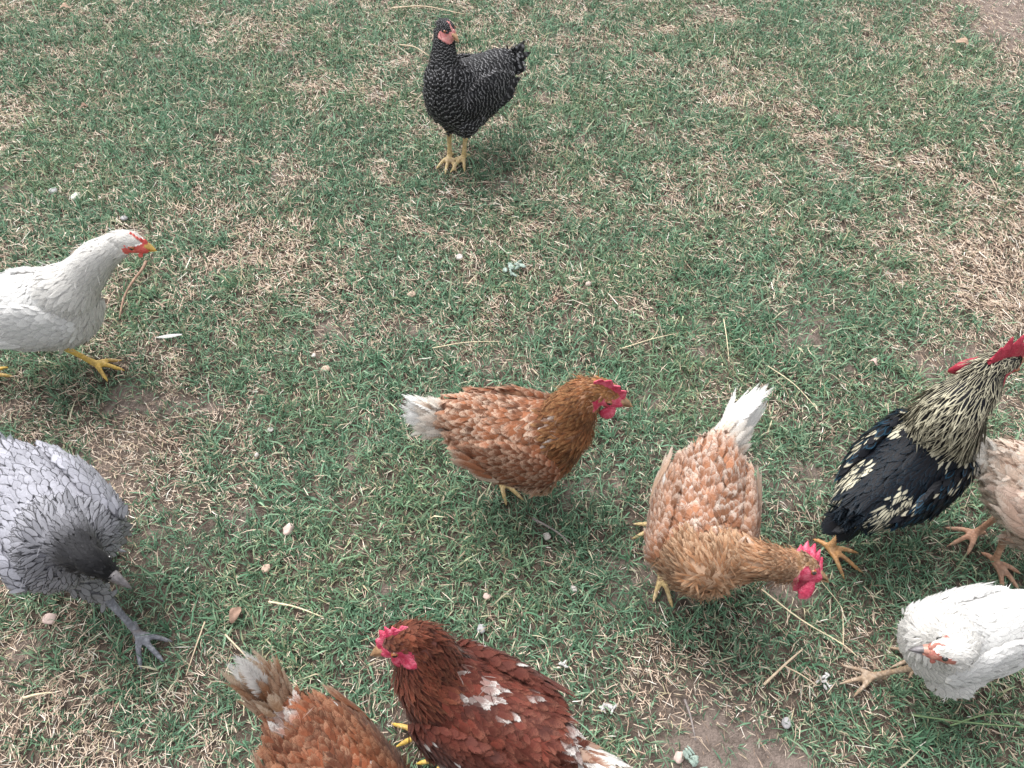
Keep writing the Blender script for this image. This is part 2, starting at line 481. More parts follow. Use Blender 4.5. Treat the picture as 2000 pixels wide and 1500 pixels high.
# ------------------------------------------------------------------ the bird builder
def build_bird(b):
    s = b['s']; hs = b.get('hs', s)
    x0, y0 = b['loc']; gz = 0.0
    org = np.array([x0, y0, 0.0])
    root = bpy.data.objects.new(b['name'], None); COL.objects.link(root)
    root.location = (x0, y0, 0.0); root.empty_display_size = 0.1
    tag(root, b['label'], b['cat'], 'chickens on the lawn')
    Rt = rotz(D(b['hd'])) @ roty(D(b.get('pitch', 0))) @ rotx(D(b.get('roll', 0)))
    C = np.array([0, 0, b.get('cz', 0.235) * s])
    wid = b.get('wid', 1.0)
    tl = lambda p: C + s * (Rt @ np.asarray(p, float))           # torso-local -> root space
    itl = lambda P: ((P - C) @ Rt) / s
    # torso
    n = 28; V = []; 
    st = np.array(STATIONS)
    st = catmull(st, 3)
    for (x, z, hw, hh) in st:
        for k in range(n):
            a = 2 * math.pi * k / n
            ca, sa = math.cos(a), math.sin(a)
            yy = hw * wid * ca * (1 - 0.10 * sa); zz = z + hh * sa * (1.0 if sa < 0 else 0.94)
            V.append(tl((x, yy, zz)))
    F = []
    m = len(st)
    for i in range(m - 1):
        for k in range(n): F.append((i * n + k, i * n + (k + 1) % n, (i + 1) * n + (k + 1) % n, (i + 1) * n + k))
    F.append(tuple(range(n))[::-1]); F.append(tuple((m - 1) * n + k for k in range(n)))
    parts = [(np.array(V), F)]
    # neck and head
    hc = np.array(b['head']) - org
    nk = [np.array(p) - org for p in b['neck']]
    hy, hp, hr = b['hdir']
    Rh = rotz(D(hy)) @ roty(D(hp)) @ rotx(D(hr))
    hl = lambda p: hc + hs * (Rh @ np.asarray(p, float))
    ihl = lambda P: ((P - hc) @ Rh) / hs
    nf = b.get('nfat', 1.0)
    neckP = [tl((.045, 0, .03)), tl((.085, 0, .05))] + nk + [hl((-.012, 0, -.008))]
    k = len(nk)
    radN = [.064 * s, .056 * s * min(nf, 1.15)] + [(.046 - .018 * (i + 0.4) / max(k, 1)) * s * nf for i in range(k)] + [.0225 * hs]
    parts.append(tube(neckP, radN, 16, 4))
    parts.append(ellipsoid(hc, Rh.T, np.array([.0315, .0190, .0205]) * hs))
    parts.append(ellipsoid(hl((.022, 0, -.006)), Rh.T, np.array([.019, .0125, .0125]) * hs))
    # legs
    legsegs, thighsegs, claw = [], [], []
    for side, ft in zip((1, -1), b['feet']):
        if ft is None: continue
        fx, fy, yaw = ft[:3]
        gh = float(ground_h(fx, fy))
        A = np.array([fx, fy, gh + 0.020]) - org
        fwd = rotz(D(yaw)) @ np.array([1.0, 0, 0])
        hock = np.array(ft[3]) - org if len(ft) > 3 and ft[3] is not None else A + np.array([0, 0, .082 * s]) - fwd * .022 * s
        hip = tl((-.01, side * .045, -.025)); knee = tl((.035, side * .056, -.062))
        if len(ft) > 3 and ft[3] is not None: knee = (hip + hock) / 2 + fwd * .02
        parts.append(tube([hip, knee, knee * 0.45 + hock * 0.55 + np.array([0, 0, .004]), hock], np.array([.05, .042, .025, .0105]) * s * (np.array([.8, .62, .7, 1]) if len(ft) > 3 and ft[3] is not None else 1), 12, 4))
        thighsegs += [(hip, knee), (knee, hock * .92 + knee * .08)]
        sh = [hock, (hock + A) / 2, A]
        parts.append(tube(sh, [.0098 * s, .0072 * s, .0088 * s], 10, 4))
        legsegs.append((hock, A))
        for ang, ln in ((-34, .058), (0, .068), (34, .056), (168, .030)):
            d = rotz(D(yaw + ang + random.uniform(-4, 4))) @ np.array([1.0, 0, 0]); ln *= s * b.get('toe', 1.0)
            p1 = A + d * ln * .45 + np.array([0, 0, .003]); p2 = A + d * ln * .85 + np.array([0, 0, -.006]); p3 = A + d * ln * 1.08 + np.array([0, 0, -.011])
            for p in (p2, p3): p[2] = max(p[2], ground_h(p[0] + x0, p[1] + y0) + .008)
            parts.append(tube([A + np.array([0, 0, .001]), p1, p2, p3], [.0075 * s, .0062 * s, .0052 * s, .0020 * s], 8, 3))
            legsegs.append((A, p2)); legsegs.append((p2, p3))
            for f in (0.1, .6, 1.0): 
                q = A + d * ln * f + org; FEET.append((q[0], q[1], 0.018))
    V, F = merge(parts)
    me = voxel_union(V, F, 0.0034 if s > .6 else 0.003)
    me.name = 'body'
    nv = len(me.vertices)
    P = np.empty(nv * 3, np.float32); me.vertices.foreach_get('co', P); P = P.reshape(-1, 3).astype(float)
    dleg = np.min([seg_dist(P, a, c)[0] for a, c in legsegs], 0) if legsegs else np.full(nv, 9.)
    dthi = np.min([seg_dist(P, a, c)[0] for a, c in thighsegs], 0) if thighsegs else np.full(nv, 9.)
    isleg = (dleg < 0.0155 * s) & (dleg < dthi * 1.05)
    # relax the joins, the legs only a little
    E = np.empty(len(me.edges) * 2, np.int32); me.edges.foreach_get('vertices', E); E = E.reshape(-1, 2)
    deg = np.bincount(E.ravel(), minlength=nv)[:, None]
    hd_ = np.linalg.norm(P - hc, axis=1)
    wsm = np.where(isleg, 0.05, np.where(hd_ < .04 * hs, 0.10, 0.6))[:, None]
    for it in range(34):
        acc = np.zeros_like(P)
        for ax in range(3):
            acc[:, ax] = np.bincount(E[:, 0], P[E[:, 1], ax], nv) + np.bincount(E[:, 1], P[E[:, 0], ax], nv)
        P = P + wsm * (acc / np.maximum(deg, 1) - P)
    me.vertices.foreach_set('co', P.astype(np.float32).ravel())
    me.update()
    # materials of the one body: skin under the plumage, legs, bare face
    under = plain('down_' + b['key'], b['under'], 0.9, 0.2, 120)
    for mm in (under, b['leg'], b['red']): me.materials.append(mm)
    npoly = len(me.polygons)
    cen = np.empty(npoly * 3, np.float32); me.polygons.foreach_get('center', cen); cen = cen.reshape(-1, 3).astype(float)
    dl = np.min([seg_dist(cen, a, c)[0] for a, c in legsegs], 0) if legsegs else np.full(npoly, 9.)
    dt = np.min([seg_dist(cen, a, c)[0] for a, c in thighsegs], 0) if thighsegs else np.full(npoly, 9.)
    H = ihl(cen)
    fz = b.get('face', (-.006, .009))
    def face_mask(H, grow=0.0):
        r = np.linalg.norm(H * np.array([.6, 1, 1]), axis=1)
        return (r < .034) & (H[:, 0] > fz[0] - grow + 0.5 * np.maximum(H[:, 2], 0) + 0.35 * np.maximum(-H[:, 2] - .008, 0)) & (H[:, 2] < fz[1] + grow) & (H[:, 2] > -.022 - grow)
    mi = np.zeros(npoly, np.int32)
    mi[(dl < 0.017 * s) & (dl < dt * 1.05)] = 1
    mi[face_mask(H)] = 2
    if b.get('darkhead'): mi[np.linalg.norm(H, axis=1) < .075] = 2
    me.polygons.foreach_set('material_index', mi)
    me.polygons.foreach_set('use_smooth', np.ones(npoly, bool))
    body = link('body', me, root)
    me.calc_loop_triangles()
    T = np.empty(len(me.loop_triangles) * 3, np.int32); me.loop_triangles.foreach_get('vertices', T); T = T.reshape(-1, 3)

    # ---- regions
    path = [hl((.03, 0, 0)), hc] + list(catmull(np.array(neckP[::-1]), 3)) + [tl((0, 0, .02)), tl((-.08, 0, .03)), tl((-.15, 0, .062)), tl((-.20, 0, .092))]
    path = np.array(path)
    nneck = 2 + (len(neckP) - 1) * 3 + 1
    lenN = np.linalg.norm(np.diff(path[:nneck], axis=0), axis=1).sum()
    segs = [(path[i], path[i + 1], i) for i in range(len(path) - 1) if np.linalg.norm(path[i + 1] - path[i]) > 1e-5]
    def region(P):
        """0 head 1 neck 2 torso 3 thigh; with flow direction"""
        dd = np.array([seg_dist(P, a, c)[0] for a, c, i in segs])
        rr = np.array([(.02 * hs if i < 2 else (.032 * s if i < nneck - 4 else .07 * s)) for a, c, i in segs])[:, None]
        q = dd / rr
        w = 1.0 / (q ** 5 + 1e-3)
        dirs = np.array([norm(c - a) for a, c, i in segs])
        flow = np.einsum('sp,sd->pd', w, dirs)
        flow = norm(flow)
        best = np.array([i for a, c, i in segs])[np.argmin(q, 0)]
        reg = np.where(best < 2, 0, np.where(best < nneck - 3, 1, 2))
        Lc = itl(P)
        reg = np.where((reg == 1) & (Lc[:, 0] < .06) & (np.linalg.norm(P - path[nneck - 4], axis=1) < .06 * s), 2, reg)
        if thighsegs:
            dth = np.array([seg_dist(P, a, c)[0] for a, c in thighsegs]).min(0)
            th = (dth < .052 * s) & (Lc[:, 2] < -.055) 
            reg = np.where(th & (reg == 2), 3, reg)
            for a, c in thighsegs:
                d_, t_ = seg_dist(P, a, c)
                near = th & (d_ < dth + 1e-5)
                flow[near] = norm(0.5 * norm(c - a) + 0.6 * flow[near])
        flow = flow + np.array([0, 0, -.22])[None] * np.where(reg == 2, 1, 0)[:, None]
        return reg, flow, Lc
    # wings
    wings = []
    wc = {}
    if b.get('wing', True):
        for side in (1, -1):
            droop = b.get('droop', 0.0)
            ax = np.array([[.965, side * .02, -.24 - droop], [0, 1.0, 0], [.24 + droop, side * -.25, .965]])
            ax[1] = np.cross(ax[2], ax[0]); ax = norm(ax)
            if ax[1][1] < 0: ax[1] *= -1
            cw = np.array([-.018, side * (.074 * wid + .003 - b.get('tuck', 0)), .018])
            AX = np.array([Rt @ a for a in ax])
            Vw, Fw = ellipsoid(tl(cw), AX, np.array([.108, .019, .054]) * s, 24, 14)
            # pinch towards the tip of the folded wing
            Lw = (Vw - tl(cw)) @ AX.T / s
            k = np.clip((-Lw[:, 0] - .02) / .10, 0, 1)
            Lw[:, 2] = Lw[:, 2] * (1 - .45 * k) + .012 * k
            Lw[:, 1] -= side * .012 * k
            Vw = tl(cw) + s * (Lw @ AX)
            wo = mesh_obj('wing', tl(cw) + s * ((Lw * np.array([.97, .80, .93])) @ AX), Fw, under, root)
            # fix winding if mirrored
            wings.append((wo, Vw, Fw, AX, tl(cw), side))
    # ---- body feathers
    mat = b['mat']
    def dims(P, reg, Lc):
        Ls = np.select([reg == 0, reg == 1, reg == 2, reg == 3], [.012 * hs, .032 * s * b.get('hackle', 1), .031 * s, .026 * s])
        Ws = np.select([reg == 0, reg == 1, reg == 2, reg == 3], [.0070 * hs, .0100 * s * b.get('hackw', 1), .0175 * s, .014 * s])
        Rr = np.select([reg == 0, reg == 1, reg == 2, reg == 3], [.0036 * hs, .0054 * s, .0080 * s, .0075 * s])
        if True:   # neck feathers grow longer away from the head
            dh = np.linalg.norm(P - hc, axis=1)
            k = np.clip((dh - .02 * hs) / (.09 * s), 0, 1)
            f = .45 + .65 * k
            Ls = np.where(reg == 1, Ls * f, Ls); Ws = np.where(reg == 1, Ws * (.65 + .5 * k), Ws)
            Rr = np.where(reg == 1, Rr * (.75 + .4 * k), Rr)
            rump = (reg == 2) & (Lc[:, 0] < -.10)
            Ls = np.where(rump, Ls * (1.3 if not b.get('saddle') else 1.9), Ls)
            Ws = np.where(rump & (b.get('saddle') is not None), Ws * .75, Ws)
            Rr = np.where(rump & (b.get('saddle') is not None), Rr * .75, Rr)
        sz = b.get('fsize', 1.0)
        return Ls, Ws * np.where(reg == 2, sz, 1), Rr * np.where(reg == 2, sz ** .5, 1)
    def keep(P, N):
        dl = np.min([seg_dist(P, a, c)[0] for a, c in legsegs], 0) if legsegs else np.full(len(P), 9.)
        dt = np.min([seg_dist(P, a, c)[0] for a, c in thighsegs], 0) if thighsegs else np.full(len(P), 9.)
        bare = (dl < .0165 * s) & (dl < dt * 1.05)
        return ~bare & ~face_mask(ihl(P), -0.0015)
    def radius(P, N):
        reg, fl, Lc = region(P); return dims(P, reg, Lc)[2]
    Pf, Nf = scatter(P, T, 34000, radius, keep)
    # the skin lies a little below the plumage
    VN = np.empty(nv * 3, np.float32); me.vertices.foreach_get('normal', VN); VN = VN.reshape(-1, 3)
    inset = np.where(isleg | face_mask(ihl(P), .002), 0, np.where(np.linalg.norm(P - hc, axis=1) < .036 * hs, .0012, .0045 * s))
    dthl = np.min([seg_dist(P, a, c)[0] for a, c in legsegs], 0) if legsegs else np.full(nv, 9.)
    inset = inset * np.clip((dthl - .012) / .03, 0, 1)
    me.vertices.foreach_set('co', (P - VN * inset[:, None]).astype(np.float32).ravel()); me.update()
    reg, flow, Lc = region(Pf)
    Ls, Ws, Rr = dims(Pf, reg, Lc)
    Ls = Ls * rng.uniform(.75, 1.25, len(Ls)); Ws = Ws * rng.uniform(.65, 1.2, len(Ws))
    flow0 = flow.copy(); flow = flow + rng.normal(0, .17, flow.shape) * b.get('mess', 1.0)
    C1, C2 = b['col'](reg, Lc, ihl(Pf), rng.random(len(Pf)), Pf)
    lift = np.select([reg == 0, reg == 1, reg == 2, reg == 3], [.11, .12, .15, .20]) * rng.uniform(.5, 1.6, len(Pf)) * b.get('puff', 1.0)
    names = {0: 'head_feathers', 1: 'neck_feathers', 2: 'body_feathers', 3: 'thigh_feathers'}
    for r in range(4):
        k = reg == r
        if k.sum() == 0: continue
        pm = feathers_mesh(names[r], Pf[k], flow[k], Nf[k], Ls[k], Ws[k], C1[k], C2[k], mat, lift[k], lift[k] * .45, b.get('camber', .22), rows=4 if r == 0 else 5, sink=.0004)
        tag(link(names[r], pm, root), kind='stuff')
    # loose barbs and filaments standing off the plumage
    nh = b.get('fluff', 900)
    if nh:
        hi = rng.choice(np.flatnonzero(reg >= 1), nh)
        hm = feathers_mesh('loose_barbs', Pf[hi] + Nf[hi] * .004 * s, flow0[hi] + rng.normal(0, .45, (nh, 3)), Nf[hi], rng.uniform(.016, .034, nh) * s, np.full(nh, .0017), C1[hi], C2[hi] * .6 + C1[hi] * .4, FM_HAIR,
                           rng.uniform(.15, .75, nh), .25, rows=3)
        tag(link('loose_barbs', hm, root), kind='stuff')
    # ---- wing coverts and flight feathers
    for wo, Vw, Fw, AX, cw, side in wings:
        Tw = np.array([(f[0], f[i], f[i + 1]) for f in Fw for i in range(1, len(f) - 1)])
        outw = AX[1] * side if (AX[1] @ (Rt @ np.array([0, 1.0, 0]))) > 0 else -AX[1] * side
        def keepw(P, N):
            Nn = N.copy(); fl = np.sum(Nn * (P - cw), 1) < 0; Nn[fl] *= -1
            return (Nn @ outw > -.15)
        Pw, Nw = scatter(Vw, Tw, 5000, lambda P, N: np.full(len(P), .0080 * s), keepw)
        fl = np.sum(Nw * (Pw - cw), 1) < 0; Nw[fl] *= -1
        back = -AX[0]
        Dw = np.tile(back, (len(Pw), 1)) + rng.normal(0, .08, Pw.shape) - .12 * AX[2]
        Lw = (Pw - cw) @ AX.T / s
        C1, C2 = b['wcol'](Lw, rng.random(len(Pw)), itl(Pw)) 
        sz = np.interp(Lw[:, 0], [-.12, 0, .12], [1.35, 1.05, .75])
        wm = feathers_mesh('wing_coverts', Pw, Dw, Nw, .032 * s * sz * rng.uniform(.85, 1.15, len(Pw)), .0175 * s * sz ** .5 * b.get('fsize', 1) ** .7 * rng.uniform(.7, 1.2, len(Pw)), C1, C2, mat, .15 * rng.uniform(.5, 1.6, len(Pw)), .07, b.get('camber', .22), rows=5, sink=.0004)
        tag(link('wing_coverts', wm, wo), kind='stuff')
        for i in range(b.get('nflight', 8)):
            f = i / 7
            lp = np.array([-.015 - .055 * f, side * (.0165 - .006 * f), -.040 + .034 * f])
            p = cw + s * (lp @ AX)
            d = back * 1.0 + AX[2] * (.02 + .14 * f) - outw * .40
            c1, c2 = b['fcol'](f)
            one_feather('flight_feather', wo, p + outw * .002 * (i % 3), d, outw + AX[2] * .25, (.066 + .012 * math.sin(f * 3)) * s, .020 * s, c1, c2, mat, .05, .0, .15)
    # ---- tail
    tb = tl((-.158, 0, .068)); Rt0 = Rt; Rt = Rt @ rotz(D(b.get('tyaw', 0)))
    tp = D(b.get('tpitch', 38)); fan = b.get('fan', 22)
    ntail = b.get('ntail', 12)
    for i in range(ntail):
        f = (i + .5) / ntail * 2 - 1
        rowk = i % 2
        ang = D(f * fan)
        d = np.array([-math.cos(tp - .25 * abs(f)) * math.cos(ang), math.sin(ang), math.sin(tp - .25 * abs(f))])
        nrm = np.array([-math.sin(tp) * -1 * -1, 0, 0]) 
        nrm = norm(np.array([math.sin(tp), math.copysign(1, f) * b.get('tent', 1.1) * (0.35 + abs(f)), math.cos(tp)]))
        p = tb + s * (Rt @ np.array([-.004 * rowk, f * .018, -.012 * abs(f)]))
        c1, c2 = b['tcol'](abs(f), random.random())
        one_feather('tail_feather', root, p, Rt @ d, Rt @ nrm, b.get('tlen', .115) * s * (1.08 - .22 * abs(f)) * random.uniform(.92, 1.06), .030 * s * b.get('tw', 1), c1, c2, mat, b.get('tcurl', .06), 0, .2)
    # tail coverts
    kn = b.get('ncov', 46)
    f = rng.uniform(-1, 1, kn); ang = f * D(fan + 12)
    tpp = tp - rng.uniform(.0, .5, kn)
    d = np.stack([-np.cos(tpp) * np.cos(ang), np.sin(ang), np.sin(tpp)], 1)
    nr = norm(np.stack([np.sin(tpp), np.sign(f) * (.3 + np.abs(f) * 1.1), np.cos(tpp)], 1))
    base = np.stack([rng.uniform(-.162, -.128, kn), f * .026, .075 - .03 * np.abs(f) + rng.uniform(-.01, .008, kn)], 1)
    cc = [b['covcol'](abs(a), random.random()) for a in f]
    pm = feathers_mesh('tail_coverts', np.array([C + s * (Rt0 @ q) for q in base]), d @ Rt.T, nr @ Rt.T, rng.uniform(.05, .075, kn) * s * b.get('covlen', 1), np.full(kn, .021 * s),
                       np.array([c[0] for c in cc]), np.array([c[1] for c in cc]), mat, .06, .05)
    tag(link('tail_coverts', pm, root), kind='stuff')

    # ---- head furniture
    bl = b.get('beak_len', 1.0)
    def beak(zoff, top):
        V = []; F = []; n = 10; K = 7
        for i in range(K):
            f = i / (K - 1)
            x = .030 + .023 * bl * f
            zc = zoff - (.0075 * f ** 2.2 if top else .001 * f)
            w = .0082 * (1 - f) ** .75 + .0006; h = (.0072 if top else .0042) * (1 - f) ** .8 + .0006
            for k_ in range(n):
                a = 2 * math.pi * k_ / n
                V.append(hl((x, w * math.cos(a), zc + h * math.sin(a) * (1 if (math.sin(a) > 0) == top else .35))))
        for i in range(K - 1):
            for k_ in range(n): F.append((i * n + k_, i * n + (k_ + 1) % n, (i + 1) * n + (k_ + 1) % n, (i + 1) * n + k_))
        F.append(tuple(range(n))[::-1]); F.append(tuple((K - 1) * n + k_ for k_ in range(n)))
        return np.array(V), F
    v, f = merge([beak(-.002, True), beak(-.0075, False)])
    bx_ = ihl(np.array([np.mean([v[i] for i in q], 0) for q in f]))[:, 0]
    bo = mesh_obj('beak', v, f, [b['beak'], b.get('beaktip', b['beak'])], root, mat_idx=(bx_ > .040).astype(int))
    for side in (1, -1):
        v, f = ellipsoid(hl((.0135, side * .0160, .0030)), Rh.T, np.array([.0046, .0036, .0044]) * hs, 16, 10)
        cent = np.array([np.mean([v[i] for i in q], 0) for q in f])
        loc = ihl(cent) - np.array([.0135, side * .0160, .0030])
        r = np.hypot(loc[:, 0], loc[:, 2])
        mesh_obj('eye', v, f, [b.get('iris', M_IRIS), M_PUPIL], root, mat_idx=(r < .0027).astype(int))
    # comb: a serrated blade
    cb = b.get('comb', {})
    hgt, ln, lean, npk = cb.get('h', .022), cb.get('l', .050), cb.get('lean', 0.0), cb.get('n', 5)
    if hgt > 0:
        K, J = 44, 7; V = []; F = []
        for side in (1, -1):
            for i in range(K):
                u = i / (K - 1)
                x = .034 - ln * u
                zb = .0165 - .40 * max(0, x - .008) - 6.0 * max(0, -x - .012) ** 2
                env = math.sin(math.pi * min(1, u * .92 + .06)) ** .6
                ph = u * npk
                saw = abs((ph % 1) - .5) * 2
                h = hgt * env * (.50 + .50 * (1 - saw) ** .9)
                for j in range(J):
                    g = j / (J - 1)
                    th = .0042 * (1 - g ** 1.5) * (.6 + .4 * env) + .0005
                    wav = .0022 * math.sin(u * 9 + 1.3) * g
                    y = side * th + wav + lean * h * g * g
                    V.append(hl((x - .10 * h * g * 2 * (u - .3), y, zb - .005 + (h + .005) * g * (1 - .25 * abs(lean) * g))))
        for sd in range(2):
            o = sd * K * J
            for i in range(K - 1):
                for j in range(J - 1):
                    q = (o + i * J + j, o + (i + 1) * J + j, o + (i + 1) * J + j + 1, o + i * J + j + 1)
                    F.append(q if sd == 0 else q[::-1])
        o = K * J
        for i in range(K - 1): F.append((i * J + J - 1, (i + 1) * J + J - 1, o + (i + 1) * J + J - 1, o + i * J + J - 1))
        for i in (0, K - 1):
            for j in range(J - 1): F.append((i * J + j, i * J + j + 1, o + i * J + j + 1, o + i * J + j))
        mesh_obj('comb', np.array(V), F, b['red'], root)
    wt = b.get('wattle', .020)
    if wt > 0:
        for side in (1, -1):
            dv = b.get('wswing', (0, 0))
            P4 = [hl((.024, side * .006, -.011)), hl((.024 + dv[0] * .4 * wt, side * .009 + dv[1] * .4 * wt, -.014 - wt * .35)), hl((.022 + dv[0] * wt, side * .010 + dv[1] * wt, -.014 - wt * .85)), hl((.020 + dv[0] * 1.3 * wt, side * .010 + dv[1] * 1.3 * wt, -.014 - wt * 1.15))]
            v, f = tube(P4, [.0035 * hs, .30 * wt * hs + .002, .36 * wt * hs + .002, .12 * wt * hs], 12, 4)
            # flatten sideways
            h = ihl(v); mid = side * .010; h[:, 1] = (h[:, 1] - mid) * .42 + mid
            mesh_obj('wattle', np.array([hl(q) for q in h]), f, b['red'], root)
    if b.get('lobe', True):
        for side in (1, -1):
            v, f = ellipsoid(hl((-.006, side * .0165, -.010)), Rh.T, np.array([.0055, .0030, .0085]) * hs, 12, 8)
            mesh_obj('earlobe', v, f, b.get('lobemat', b['red']), root)
    return root

A3 = lambda *c: np.array(c, float)
def lerp(a, b, t):
    t = np.asarray(t)[..., None]; return np.asarray(a) * (1 - t) + np.asarray(b) * t
def jit(C, r, k=.18):
    return C * (1 + (r - .5)[:, None] * 2 * k)

def mottle(L):
    q = L * 1.0
    a = (vnoise(q[:, 0] + q[:, 2] * .7, q[:, 1] - q[:, 2] * .6, 34, 2) - .5) * 1.2 + (vnoise(q[:, 0] - q[:, 2], q[:, 1] + q[:, 2] * .4, 85, 5) - .5) * 1.0
    return a
# ---- colour schemes: (inner, rim) of every feather by where it grows
def scheme(head, neck, back, breast, thigh, rim, white_p=0.0, neck_rim=None, rimmix=1.0, belly=None, var=.2, patch=None, neck_far=None, mot=.35):
    def f(reg, L, H, r, P):
        n = len(reg)
        t = np.clip((L[:, 2] + .02) / .08, 0, 1)
        c = lerp(breast, back, t)
        if belly is not None:
            c = lerp(belly, c, np.clip((L[:, 2] + .085) / .05, 0, 1))
        c = np.where((reg == 0)[:, None], head, np.where((reg == 1)[:, None], neck, np.where((reg == 3)[:, None], thigh, c)))
        if neck_far is not None:
            kk = np.clip((np.linalg.norm(H, axis=1) - .042) / .050, 0, 1) ** 1.2
            c = np.where((reg == 1)[:, None], lerp(np.tile(np.asarray(neck), (n, 1)), np.tile(np.asarray(neck_far), (n, 1)), kk), c)
        mo = mottle(L)
        c = jit(c, r, var) * (1 + mot * mo[:, None])
        r2 = np.clip(rng.random(n) + .55 * mottle(L + 3.1), 0, 1)
        e = np.tile(np.asarray(rim), (n, 1))
        if neck_rim is not None: e = np.where(((reg == 1) | (reg == 0))[:, None], np.asarray(neck_rim), e)
        e = lerp(c, e, np.clip(rimmix * (.55 + .9 * r2), 0, 1))
        w = rng.random(n) < white_p
        if patch is not None: w = w | patch(reg, L, rng.random(n))
        k = (w * rng.uniform(.15, .9, n))
        c = lerp(c, np.tile(A3(.74, .70, .66), (n, 1)), k * .3); e = lerp(e, np.tile(A3(.86, .83, .79), (n, 1)), np.minimum(1, k * 1.8))
        return c, e
    return f
def wscheme(col, rim, var=.2, white_p=0.0, rimmix=1.0):
    def f(Lw, r, L):
        n = len(r); c = jit(np.tile(np.asarray(col), (n, 1)), r, var) * (1 + .3 * (var > .05) * mottle(L)[:, None])
        e = lerp(c, np.tile(np.asarray(rim), (n, 1)), np.clip(rimmix * (.4 + rng.random(n)), 0, 1))
        w = rng.random(n) < white_p
        c = np.where(w[:, None], A3(.74, .70, .66), c); e = np.where(w[:, None], A3(.82, .80, .77), e)
        return c, e
    return f

FM_PLAIN = feather_material('feather_soft', 'tip', .42, 1.0, fray=.5)
FM_WHITE = feather_material('feather_white', 'edge', .6, 1.0, rough=.7, fray=.3, sheen=.05, trans=.30)
FM_HAIR = feather_material('feather_barb', 'edge', .3, 1.3, fray=0.0)
FM_LACE = feather_material('feather_laced', 'edge', .74, .95, fray=.14, soft=.98)
FM_BAR = feather_material('feather_barred', 'bar', .55, .95, bars=2.6, fray=.2, sheen=.0, spec=.15, soft=.9, trans=.05)
FM_STRIPE = feather_material('feather_striped', 'edge', .55, .80, fray=.18, rough=.42, sheen=.0, spec=.12, soft=.9, trans=.03)

BIRDS = []
# black barred young hen at the back
BIRDS.append(dict(key='black', face=(.001, .006), fluff=500, wid=1.03, tyaw=-12, hs=1.12, name='hen', cat='hen', label='small black hen finely barred with white, standing alone at the back of the lawn',
    loc=(-.150, 2.158), hd=226, s=1.06, pitch=16, cz=.232,
    neck=[(-.205, 2.118, .350), (-.198, 2.138, .405)], head=(-.190, 2.150, .452), hdir=(-48, -10, 0), nfat=.98,
    feet=[(-.160, 2.122, 240), (-.206, 2.122, 262)], leg=M_LEG_PALE, red=M_PINK, beak=M_BEAK_HORN, under=(.02, .02, .021),
    mat=FM_BAR, fsize=.85, comb=dict(h=.008, l=.034, n=5), wattle=.008, lobe=False,
    col=scheme(A3(.018, .018, .02), A3(.016, .016, .018), A3(.014, .014, .016), A3(.014, .014, .016), A3(.022, .022, .024), A3(.25, .25, .26), rimmix=1.0),
    wcol=wscheme(A3(.013, .013, .015), A3(.22, .22, .23)), fcol=lambda f: (A3(.014, .014, .016), A3(.12, .12, .125)),
    tcol=lambda f, r: (A3(.014, .014, .016), A3(.09, .09, .095)), covcol=lambda f, r: (A3(.015, .015, .017), A3(.22, .22, .23)),
    tpitch=48, tlen=.085, fan=14))
# white young hen at the left edge
BIRDS.append(dict(key='white', tuck=.008, camber=.06, beak_len=.8, fluff=300, name='hen', cat='hen', label='white hen walking in from the left edge with yellow legs and red face',
    loc=(-1.125, 1.258), hd=8, s=1.06, pitch=5, cz=.218,
    neck=[(-1.005, 1.286, .316), (-.945, 1.298, .368)], head=(-.872, 1.305, .405), hdir=(-3, -14, 0), hs=1.3, nfat=1.16,
    feet=[(-1.375, 1.215, 5), (-1.092, 1.255, -12, (-1.152, 1.258, .095))], leg=M_LEG_YEL, red=M_CORAL, beak=M_BEAK_YEL, under=(.8, .78, .75),
    mat=FM_WHITE, comb=dict(h=.009, l=.034, n=6), wattle=.007, lobe=False, puff=.3, mess=.5, face=(-.003, .007),
    col=scheme(A3(.84, .815, .775), A3(.845, .825, .79), A3(.85, .845, .83), A3(.83, .815, .795), A3(.78, .76, .735), A3(.89, .885, .875), var=.03, mot=.04),
    wcol=wscheme(A3(.84, .835, .825), A3(.89, .885, .875), .03), fcol=lambda f: (A3(.85, .845, .83), A3(.89, .885, .875)),
    tcol=lambda f, r: (A3(.85, .845, .83), A3(.89, .885, .875)), covcol=lambda f, r: (A3(.85, .845, .83), A3(.89, .885, .875))))
# grey laced hen lower left
BIRDS.append(dict(key='grey', darkhead=True, beak_len=1.4, nflight=0, fluff=400, iris=M_PUPIL, hackle=1.0, name='hen', cat='hen', label='lavender grey hen with dark laced feathers and a blackish head at the left edge',
    loc=(-.892, .678), hd=-42, s=1.06, pitch=4, cz=.232, wid=1.18,
    neck=[(-.808, .612, .312)], head=(-.732, .560, .338), hdir=(-28, -22, 0), hs=1.25, nfat=1.12,
    feet=[(-.93, .74, -40), (-.772, .543, -42, (-.822, .590, .088))], leg=M_LEG_GREY, red=M_DARK_SKIN, beak=M_BEAK_DARK, under=(.22, .22, .25),
    mat=FM_LACE, comb=dict(h=0), wattle=0, lobe=False, face=(.08, .0), toe=1.12, hackw=1.0,
    col=scheme(A3(.016, .016, .019), A3(.022, .022, .026), A3(.52, .52, .585), A3(.46, .46, .475), A3(.32, .32, .335), A3(.05, .05, .058), rimmix=.9, neck_rim=(.018, .018, .02), var=.12, neck_far=(.42, .42, .465), mot=.12),
    wcol=wscheme(A3(.52, .52, .585), A3(.06, .06, .07), .12, rimmix=.8), fcol=lambda f: (A3(.38, .38, .43), A3(.22, .22, .24)),
    tcol=lambda f, r: (A3(.36, .38, .41), A3(.30, .31, .34)), covcol=lambda f, r: (A3(.36, .38, .42), A3(.30, .31, .34)),
    tpitch=35, tlen=.12, fan=55, tcurl=.3, tw=1.5))
